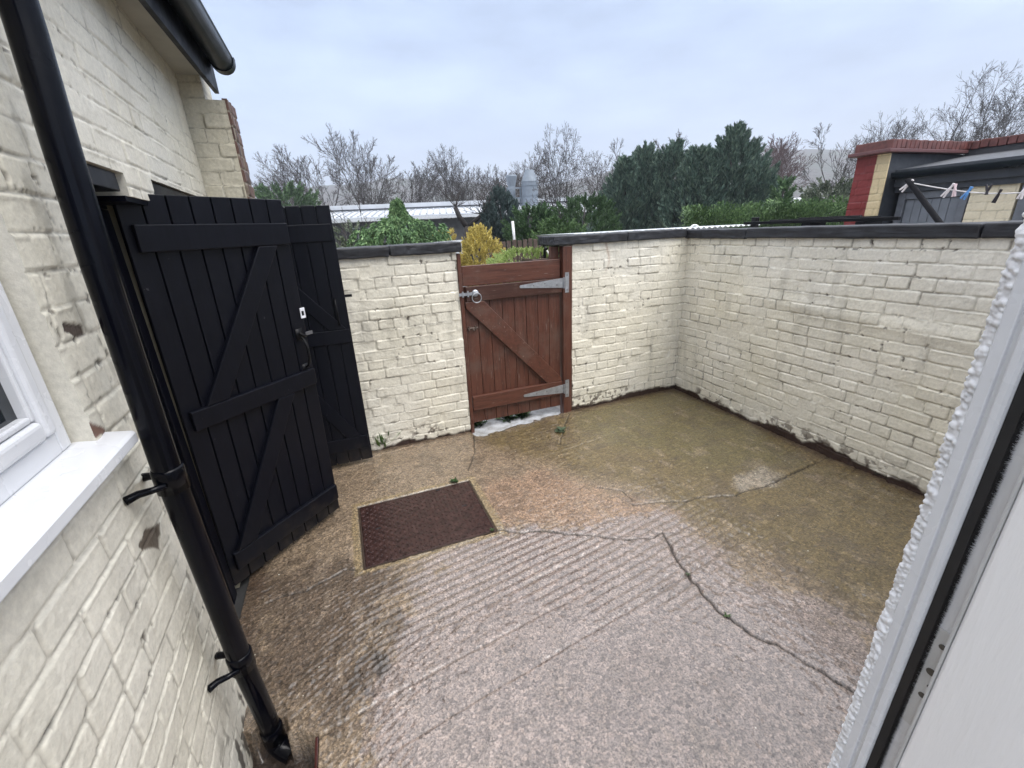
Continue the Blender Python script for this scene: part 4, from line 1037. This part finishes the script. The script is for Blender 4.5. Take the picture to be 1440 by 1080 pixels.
ed = MB(); ed.add([(a[0], a[1], -.3), (b[0], b[1], -.3), (b[0], b[1], b[2]), (a[0], a[1], a[2]), (a[0], a[1]+.04, -.3), (b[0], b[1]+.04, -.3), (b[0], b[1]+.04, b[2]), (a[0], a[1]+.04, a[2])], [(0, 1, 2, 3), (7, 6, 5, 4), (0, 4, 5, 1), (1, 5, 6, 2), (2, 6, 7, 3), (3, 7, 4, 0)])
o = ed.build('white_board', simple('white_panel', (.62, .64, .68), .5)); tag(o, 'low white board panel behind the left coping end', 'panel')

# bare trees
def branchy(seed, H, spread=.5, limbs=6, dens=1.0, upright=.35, fork=.2):
    g = random.Random(seed); segs = []
    NS = {0: 4, 1: 8, 2: 5, 3: 4, 4: 3}
    def turn(d, ang):
        o = Matrix.Rotation(g.uniform(0, 2*math.pi), 3, d) @ d.orthogonal().normalized()
        return (d*math.cos(ang)+o*math.sin(ang)).normalized()
    def grow(p, d, L, r, lev):
        n = NS[lev]; step = L/n; r_end = r*(.72 if lev == 0 else .22)
        for i in range(n):
            w = (.05, .08, .11, .15, .2)[lev]
            d = (d+Vector((g.gauss(0, w), g.gauss(0, w), g.gauss(0, w*.5)+(.06*upright*2 if lev else .02)))).normalized()
            q = p+d*step*g.uniform(.85, 1.15); a0 = r+(r_end-r)*i/n; a1 = r+(r_end-r)*(i+1)/n
            segs.append((p, q, a0, a1, lev)); p = q
            if lev == 0 and i == n-2:
                for _ in range(limbs//3): grow(p, turn(d, g.uniform(.45, .8)*spread*1.6), H*g.uniform(.42, .6), a1*.55, 1)
            if lev in (1, 2, 3) and i >= (2 if lev == 1 else 1) and g.random() < dens:
                k = (1 if g.random() < .72 else 2) if lev < 3 else (2 if g.random() < .45 else 1)
                for _ in range(k):
                    f = 1-.55*i/n
                    grow(p, turn(d, spread*g.uniform(.9, 1.75)), L*(.5, .62, .60, .55)[lev]*f*g.uniform(.65, 1.2), a1*.62, lev+1)
        if lev == 0:
            for k in range(limbs-limbs//3): grow(p, turn(d, g.uniform(.15, 1.0)*spread*1.3), H*g.uniform(.55, .78), r_end*(.75 if k == 0 else .6), 1)
        elif lev < 3:
            for _ in range(2): grow(p, turn(d, spread*.5), L*.34, r_end, lev+1 if lev < 2 else 3)
        elif lev == 3:
            for _ in range(2): grow(p, turn(d, spread*.6), L*.45, r_end, 4)
    grow(Vector((0, 0, 0)), Vector((g.gauss(0, .04), g.gauss(0, .04), 1)).normalized(), H*fork, H*.021, 0)
    zs_ = sorted(s[1].z for s in segs); k = H/(zs_[int(len(zs_)*.985)])
    return [(a*k, b*k, r0, r1, l) for a, b, r0, r1, l in segs]
def seg_mesh(name, segs, mat, rmin, n=4):
    A = np.array([s[0] for s in segs]); B = np.array([s[1] for s in segs]); R0 = np.maximum(np.array([s[2] for s in segs]), rmin); R1 = np.maximum(np.array([s[3] for s in segs]), rmin)
    d, a, b = rotm(B-A); vs = []
    for P, R in ((A, R0), (B, R1)):
        for k in range(n):
            t = 2*math.pi*k/n; vs.append(P+(a*math.cos(t)+b*math.sin(t))*R[:, None])
    v = np.stack(vs, 1).reshape(-1, 3); m = len(segs); base = (np.arange(m)*2*n)[:, None]; fs = []
    for k in range(n): fs.append(base+np.array([[k, (k+1) % n, n+(k+1) % n, n+k]]))
    me_o = mesh_np(name, v, np.concatenate(fs), mat, None, smooth=True); return me_o
protos = {}
def proto(key, **kw):
    rm = .0115 if key != 'e' else .0105; mat = kw.pop('mat'); segs = branchy(**kw)
    t = empty('bare_tree', (0, 0, 0))
    tr = seg_mesh('trunk', [s for s in segs if s[4] <= 1], mat, .03, 6); cr_ = seg_mesh('crown', [s for s in segs if s[4] >= 2], mat, rm, 3)
    for o in (tr, cr_): o.parent = t; o.location = (0, 0, 0)
    protos[key] = (t, kw['H'])
proto('a', seed=3, H=10, spread=.50, limbs=8, mat=M_bark2, upright=.22)
proto('b', seed=8, H=10, spread=.44, limbs=7, mat=M_bark2, upright=.35, fork=.22)
proto('c', seed=15, H=10, spread=.60, limbs=9, mat=M_bark, upright=.08)
proto('d', seed=23, H=10, spread=.36, limbs=5, mat=M_bark3, upright=.0, fork=.3)
proto('e', seed=44, H=14, spread=.54, limbs=9, mat=M_bark, upright=.14, fork=.16)
first_used = set()
def tree(key, px, py, rng, rot, label, group='bare winter trees behind the gardens', wide=1.0, zb=-.3):
    src, H = protos[key]; p = at(px, py, rng)
    if key in first_used:
        o = src.copy(); C.objects.link(o)
        for ch in src.children:
            cc = ch.copy(); C.objects.link(cc); cc.parent = o
    else: o = src; first_used.add(key)
    k = (p[2]-zb)/H; o.location = (p[0], p[1], zb); o.rotation_euler = (0, 0, rot); o.scale = (k*wide, k*wide, k)
    tag(o, label, 'tree', group); return o
tree('a', 378, 240, 48, 1.0, 'bare spreading tree just right of the cream brick pier')
tree('b', 440, 203, 46, 2.0, 'bare tree with an open fan crown left of the twin trunk tree')
tree('a', 497, 200, 46, 4.1, 'bare tree with forked dark limbs above the long metal roof')
tree('b', 560, 225, 48, 5.2, 'slender bare tree rising above the weeping cypress')
tree('c', 622, 212, 44, .4, 'wide dense bare tree above the middle of the metal roof', wide=.85)
tree('a', 655, 225, 47, 2.9, 'bare tree overlapping the right side of the dense bare tree')
tree('b', 692, 238, 50, 3.7, 'smaller bare tree just left of the steel ducts')
tree('a', 719, 222, 52, 5.9, 'bare tree standing behind the steel ducts')
tree('c', 790, 183, 25, 2.2, 'large nearer bare tree right of the steel ducts', wide=.6)
tree('b', 762, 232, 42, .9, 'bare tree behind the large nearer bare tree')
tree('a', 852, 222, 36, 3.3, 'bare tree showing at the left end of the evergreen screen')
tree('b', 902, 196, 34, 4.6, 'bare twigs topping out behind the evergreen screen')
tree('d', 1090, 192, 42, 1.4, 'reddish birch like bare tree right of the tallest evergreen')
tree('d', 1126, 194, 46, 3.9, 'reddish birch like bare tree farther right before the misty hill')
tree('b', 1207, 176, 44, 5.0, 'bare tree poking up behind the red painted pier')
tree('e', 1325, 124, 42, 3.0, 'large bare tree with arching limbs above the red parapet', wide=.9)
tree('e', 1416, 95, 42, 5.2, 'tallest bare tree at the right edge above the parapet', wide=.9)
tree('c', 1385, 150, 50, 5.5, 'bare tree between the two large trees above the parapet')
# pollarded tree
pt = at(642, 290, 12); pb_ = np.array([at(658, 330, 12)[0], pt[1], -.3])
pe = empty('pollarded_tree', tuple(pb_), 'dark pruned tree stump with thick cut limbs behind the left coping', 'tree')
fk = at(657, 318, 12); lft = at(640, 291, 12); lf2 = at(646, 305, 12); rgt = at(678, 302, 12); rg2 = at(686, 292, 12)
MB().tube([tuple(pb_), tuple(fk-np.array([0, 0, .4])), tuple(fk)], [.10, .085, .08], 10).build('trunk', M_bark, pe, smooth=True)
mb = MB(); mb.tube([tuple(fk-np.array([0, 0, .03])), tuple(lf2), tuple(lft)], [.07, .065, .055], 8); mb.tube([tuple(fk-np.array([0, 0, .03])), tuple(rgt), tuple(rg2)], [.06, .045, .035], 8); mb.build('limb', M_bark, pe, smooth=True)
g = random.Random(4); tw = []
for k in range(60):
    s = Vector(lft if k % 3 == 0 else (rg2 if k % 3 == 1 else rgt)); dd = Vector((g.gauss(0, .5), g.gauss(0, .5), g.uniform(.1, .9))).normalized(); e_ = s+dd*g.uniform(.25, .7); tw.append((s, e_, .008, .004, 3))
    tw.append((s+(e_-s)*.5, s+(e_-s)*.5+Vector((g.gauss(0, .5), g.gauss(0, .5), .5)).normalized()*.3, .005, .003, 3))
o = seg_mesh('twigs', tw, M_bark2, .004, 3); o.parent = pe; o.location = -Vector(pb_)
# thicket of brush below the trees
g = np.random.RandomState(9); n = 1200; sx = g.uniform(335, 1180, n); A = np.array([at(x, 300, r) for x, r in zip(sx, g.uniform(50, 64, n))]); hh = 3.0*(.5+.5*vn(sx/40, sx*0, 77))*(.3+.7*g.rand(n)); A[:, 2] = -.3
st = A.copy(); st[:, 2] += hh*g.rand(n)*.8; dd = rnd_dirs(g, n)*.5+np.array([0, 0, 1.]); en = st+dd*(.5+1.3*g.rand(n))[:, None]
o = seg_mesh('thicket', [(a_, b_, .022, .01, 3) for a_, b_ in zip(st, en)], simple('thicket_twigs', (.15, .12, .09), .9, var=.3), .01, 3)
tag(o, 'brown tangle of bare brush under the far trees', kind='stuff')
# twiggy stems in front of the roof on the left
g = random.Random(12); pe = empty('bare_shrub', tuple(at(495, 330, 9.6)*np.array([1, 1, 0])+np.array([0, 0, -.3])), 'thin leafless twigs in front of the metal roof beside the black door', 'shrub'); tw = []
b0 = Vector(pe.location)
for k in range(26):
    p0 = b0+Vector((g.uniform(-.3, .3), g.uniform(-.3, .3), 0)); p1 = p0+Vector((g.gauss(0, .2), g.gauss(0, .2), g.uniform(1.5, 2.5))); tw.append((p0, p1, .010, .005, 2))
    for j in range(5):
        s = p0+(p1-p0)*g.uniform(.5, 1); tw.append((s, s+Vector((g.gauss(0, .25), g.gauss(0, .25), g.uniform(.1, .4))), .005, .003, 3))
o = seg_mesh('twigs', tw, M_bark2, .003, 3); o.parent = pe; o.location = -b0

# ------------------------------------------------------------------ FACTORY AND DUCTS
fac = empty('factory_building', (4, 30, -.3), 'long low industrial building with ribbed pale metal roof beyond the gardens', 'building')
a = at(440, 312, 31); b = at(790, 306, 31)
fd = (b-a); fd[2] = 0; FL = float(np.hypot(fd[0], fd[1])); FM = Matrix.Translation(Vector((a[0], a[1], 0))) @ Matrix.Rotation(math.atan2(fd[1], fd[0]), 4, 'Z')
M_roofm = simple('pale_roof_metal', (.58, .60, .63), .38, metal=.2, var=.08, scale=2)
M_fwall = simple('dark_factory_wall', (.05, .05, .052), .7, var=.4, scale=3)
mb = MB(FM); mb.box(-6, FL+4, .2, 12, -.4, 2.42); mb.build('wall', M_fwall, fac)
mb = MB(FM); mb.prism([(-.25, 2.62), (3.4, 3.12), (3.4, 3.20), (-.25, 2.70)], 'x', -6.2, FL+4.2)
mb.build('roof', M_roofm, fac)
mb = MB(FM)
sl = math.atan2(.5, 3.65)
for k in range(int((FL+10)/.42)): x = -6.1+k*.42; mb.prism([(-.22, 2.705), (3.38, 3.198), (3.38, 3.255), (-.22, 2.765)], 'x', x, x+.09)
mb.build('roof_rib', simple('grey_rib_metal', (.36, .38, .41), .45, .2), fac)  # ribs a darker grey than the roof sheets
mb = MB(FM); mb.box(-6.2, FL+4.2, 3.402, 9, 3.0, 3.62); mb.build('ridge_monitor', M_roofm, fac)
mb = MB(FM); mb.box(-6.2, FL+4.2, 3.34, 3.40, 3.262, 3.34); mb.build('clerestory_slot', M_darkg, fac)
mb = MB(FM); mb.box(-6.2, FL+4.2, -.40, -.252, 2.44, 2.60); mb.build('gutter', simple('white_gutter', (.6, .62, .65), .4), fac)
for k in range(4):
    x = -4+k*2.9; mb = MB(FM); mb.box(x, x+1.5, .12, .198, .9, 2.1); w_ = mb.build('window', simple('window_frame_grey', (.3, .31, .32), .5), fac)
    mb = MB(FM); mb.box(x+.06, x+.72, .10, .118, .96, 2.04); mb.box(x+.78, x+1.44, .10, .118, .96, 2.04); mb.build('pane', M_glass, w_)
p = at(733, 300, 33); du = empty('extract_duct', (p[0], p[1], -.3), 'pair of grey steel extract ducts with conical cowls on a frame', 'duct')
M_duct = simple('duct_steel', (.20, .235, .275), .55, metal=.2, var=.15, scale=2)
px_m = 33/F_PX
c2 = at(746, 300, 33); zt = at(743, 239, 33)[2]; zs = at(745, 256, 33)[2]
MB().tube([(c2[0], c2[1], -.3), (c2[0], c2[1], zs), (c2[0], c2[1], zs+.02), (c2[0], c2[1], zt-.12), (c2[0], c2[1], zt)], [.58, .58, .60, .34, .30], 20).build('cowl', M_duct, du)
for zz_ in (zs-.25, zs-.9, zs-1.7): MB().tube([(c2[0], c2[1], zz_), (c2[0], c2[1], zz_+.06)], .615, 20).build('band', M_duct, du)
c1 = at(721, 300, 33.3); z1_ = at(720, 246, 33.3)[2]; z2_ = at(720, 262, 33.3)[2]
MB().tube([(c1[0], c1[1], -.3), (c1[0], c1[1], z2_-.3), (c1[0], c1[1], z2_), (c1[0], c1[1], z1_-.1), (c1[0], c1[1], z1_)], [.26, .26, .26, .40, .36], 16).build('cowl', M_duct, du)
mb = MB()
for x_, y_ in ((c1[0]-.55, c1[1]-.5), (c1[0]+.42, c1[1]-.5)): mb.box(x_, x_+.09, y_, y_+.09, -.3, z2_-.1)
for z_ in (z2_-.2, z2_-.85, z2_-1.5): mb.box(c1[0]-.55, c1[0]+.51, c1[1]-.60, c1[1]-.505, z_, z_+.09)
mb.build('support_frame', M_duct, du)
# pale building far right between hedge and pier
p = at(1130, 291, 60); fb = empty('far_house', (p[0], p[1], -.3), 'small pale building just visible above the hedge left of the red pier', 'building')
MB().box(p[0]-3, p[0]+4, p[1], p[1]+5, -.3, p[2]+.1).build('wall', simple('pale_render', (.5, .5, .5), .7), fb)
MB().prism([(p[0]-3.3, p[2]+.11), (p[0]+.5, p[2]+1.0), (p[0]+4.3, p[2]+.11)], 'y', p[1]-.2, p[1]+5.2).build('roof', M_roofm, fb)

# ------------------------------------------------------------------ WEEDS IN THE YARD
def weed(px, py, L, n, label, mat, seed, flat=.6, z=.0, name='weed', grass=False):
    p = ground(px, py); g = np.random.RandomState(seed); e = empty(name, (p[0], p[1], z), label, 'weed', None)
    a = g.uniform(0, 2*math.pi, n); el = g.uniform(.15, 1.2, n) if not grass else g.uniform(.6, 1.35, n)
    D = np.stack([np.cos(a)*np.cos(el), np.sin(a)*np.cos(el), np.sin(el)*(1-flat)+.02], -1)
    P = np.array([p[0], p[1], z+.002])+rnd_dirs(g, n)*np.array([L*.25, L*.25, 0]); Lx = L*(.5+.8*g.rand(n))
    leaves('leaf', P, D, Lx, Lx*(.12 if grass else .42), mat, e, seed, twist=False)
    mb = MB(); mb.tube([(p[0], p[1], z-.008), (p[0], p[1], z+L*.2)], [.003, .002], 6); mb.build('stem', mat, e)
    return e
M_weed = leaf_mat('weed_leaf', (.02, .04, .014), (.045, .085, .028), (.10, .15, .055))
M_weedd = leaf_mat('dull_weed_leaf', (.03, .05, .03), (.06, .09, .05), (.12, .15, .09))
weed(540, 628, .17, 90, 'grassy tuft at the foot of the wall beside the second black door', leaf_mat('grass_blade', (.04, .09, .025), (.10, .19, .05), (.22, .32, .11)), 1, .1, grass=True)
weed(640, 678, .035, 40, 'tiny green moss clump on the far edge of the access cover', M_weed, 2, .5)
weed(789, 606, .055, 26, 'small weed in the crack near the gate post', M_weedd, 3, .6)
weed(1244, 672, .07, 24, 'small weed at the foot of the right wall', M_weed, 4, .5, z=.012)
weed(1022, 866, .016, 9, 'tiny sprig growing in the long crack', M_weed, 5, .7)
weed(693, 746, .018, 14, 'speck of green at the near right corner of the access cover', M_weed, 6, .6)
weed(1186, 648, .04, 14, 'little weed where the crack meets the right wall', M_weedd, 7, .6, z=.008)
weed(968, 808, .016, 8, 'dull sprig in the middle of the long crack', M_weedd, 8, .8)
for i, (px, py, lb) in enumerate(((690, 596, 'low plant behind the gate at the left of the puddle'), (745, 586, 'low plant behind the gate at the middle of the puddle'), (765, 580, 'low plant behind the gate near the hinge post'))):
    e = weed(px, py, .10, 50, lb, M_weed, 20+i, .4, z=-.045); 
    for o in e.children: pass
    e.location = ((.93, 1.22, 1.36)[i], 3.41, -.03)

# ------------------------------------------------------------------ HILLS
ridge_px = [(-400, 330), (200, 285), (330, 276), (400, 268), (480, 261), (560, 252), (620, 255), (700, 261), (770, 264), (830, 250), (870, 238), (930, 226), (1000, 217), (1075, 211), (1190, 213), (1260, 214), (1440, 204), (1700, 190), (2100, 200)]
az = []; el = []
for q in ridge_px:
    d_ = ray(*q); az.append(math.atan2(d_[0], d_[1])); el.append(d_[2]/math.hypot(d_[0], d_[1]))
AZ = np.linspace(az[0], az[-1], 420); EL = np.interp(AZ, az, el)
RR = np.concatenate([np.linspace(190, 620, 60), np.linspace(640, 1100, 20)])
Ag, Rg = np.meshgrid(AZ, RR, indexing='ij')
ridge_h = 620*EL+1.9
prof = np.where(Rg < 620, sst(Rg, 170, 640)**1.1, 1-.5*sst(Rg, 620, 1100))
Zg = -.4+np.maximum(ridge_h, 2)[:, None]*prof+3.2*(fbm(Ag*160, Rg*.08, 501, 4)-.5)*sst(Rg, 200, 300)+7*(fbm(Ag*18, Rg*.012, 502, 3)-.5)*prof*.6
Pv = np.stack([np.sin(Ag)*Rg, np.cos(Ag)*Rg, Zg], -1).reshape(-1, 3)
idx = np.arange(Ag.size).reshape(Ag.shape); q = np.stack([idx[:-1, :-1], idx[1:, :-1], idx[1:, 1:], idx[:-1, 1:]], -1).reshape(-1, 4)
mh_, th_, bh_ = nt('wooded_hillside'); co = coords(th_)
cc = ramp(th_, noise(th_, co, .035, 6, .7), [(.32, (.025, .026, .022)), (.47, (.075, .06, .05)), (.58, (.04, .05, .028)), (.72, (.14, .13, .08))]); th_.links.new(cc, bh_.inputs['Base Color']); bh_.inputs['Roughness'].default_value = .95; bh_.inputs['Specular IOR Level'].default_value = .1
bump(th_, bh_, noise(th_, co, .3, 5), 1.0, 2.5)
o = mesh_np('hills', Pv, q[:, ::-1], mh_, None, smooth=True); tag(o, 'misty wooded hills on the skyline', kind='structure')

# ------------------------------------------------------------------ HAZE
mz = bpy.data.materials.new('haze'); mz.use_nodes = True; t = mz.node_tree; t.nodes.clear()
ou = t.nodes.new('ShaderNodeOutputMaterial'); pv = t.nodes.new('ShaderNodeVolumePrincipled'); pv.inputs['Color'].default_value = (.86, .91, 1, 1); pv.inputs['Density'].default_value = .0015; pv.inputs['Anisotropy'].default_value = .2
t.links.new(pv.outputs[0], ou.inputs['Volume'])
o = MB().box(-1600, 1600, -350, 2300, -1.4, 135).build('haze', mz); tag(o, 'thin rainy mist over the valley', kind='stuff')

# ------------------------------------------------------------------ SKY, SUN, CAMERA
w = bpy.data.worlds.new('World'); SC.world = w; w.use_nodes = True; t = w.node_tree; bg = t.nodes['Background']
SUN_EL, SUN_AZ = math.radians(58), math.radians(146)
sky = N(t, 'ShaderNodeTexSky', sky_type='NISHITA'); sky.sun_disc = False; sky.sun_elevation = SUN_EL; sky.sun_rotation = SUN_AZ; sky.dust_density = 2.5
tc = N(t, 'ShaderNodeTexCoord')
mp = N(t, 'ShaderNodeMapping'); mp.inputs['Scale'].default_value = (1.6, 1.6, 5.0); mp.inputs['Location'].default_value = (.3, .8, .1); t.links.new(tc.outputs['Generated'], mp.inputs[0])
cl = noise(t, mp.outputs[0], 1.7, 7, .55)
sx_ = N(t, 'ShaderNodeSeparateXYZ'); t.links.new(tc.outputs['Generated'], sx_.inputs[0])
gr = ramp(t, sx_.outputs['Z'], [(.0, (3.3, 4.15, 5.7)), (.12, (3.1, 3.95, 5.5)), (.38, (2.7, 3.5, 5.0)), (.54, (10.5, 10.8, 11.6)), (1.0, (13.5, 13.6, 14.0))])  # gradient steepened overhead, out of view, to put more light on the walls
mo = ramp(t, cl, [(.30, (.66, .68, .71)), (.5, (1.0, 1.0, 1.0)), (.68, (1.30, 1.27, 1.22))])
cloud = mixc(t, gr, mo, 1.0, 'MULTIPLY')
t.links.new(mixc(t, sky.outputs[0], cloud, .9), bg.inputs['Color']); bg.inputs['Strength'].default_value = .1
L = bpy.data.lights.new('Sun', 'SUN'); L.energy = 1.45; L.angle = math.radians(40); L.color = (1, .97, .93)
so = bpy.data.objects.new('Sun', L); C.objects.link(so)
sd = Vector((math.sin(SUN_AZ)*math.cos(SUN_EL), math.cos(SUN_AZ)*math.cos(SUN_EL), math.sin(SUN_EL))); so.rotation_euler = sd.to_track_quat('Z', 'Y').to_euler(); so.location = (0, 0, 6)

cd = bpy.data.cameras.new('Camera'); cd.sensor_width = 36; cd.lens = 36*F_PX/1440; cd.clip_start = .02; cd.clip_end = 6000
co_ = bpy.data.objects.new('Camera', cd); C.objects.link(co_)
m = Matrix.Identity(4)
for i, a in enumerate((_R2, -_D2, -_fw)):
    m[0][i], m[1][i], m[2][i] = a
m.translation = Vector((0, 0, CAM_H)); co_.matrix_world = m; SC.camera = co_
vs_ = SC.view_settings; vs_.view_transform = 'Standard'; vs_.look = 'None'; vs_.exposure = 1.15; vs_.gamma = 1; vs_.use_curve_mapping = False
SC.render.engine = 'CYCLES'; SC.cycles.use_denoising = True; SC.cycles.max_bounces = 8; SC.cycles.volume_bounces = 0
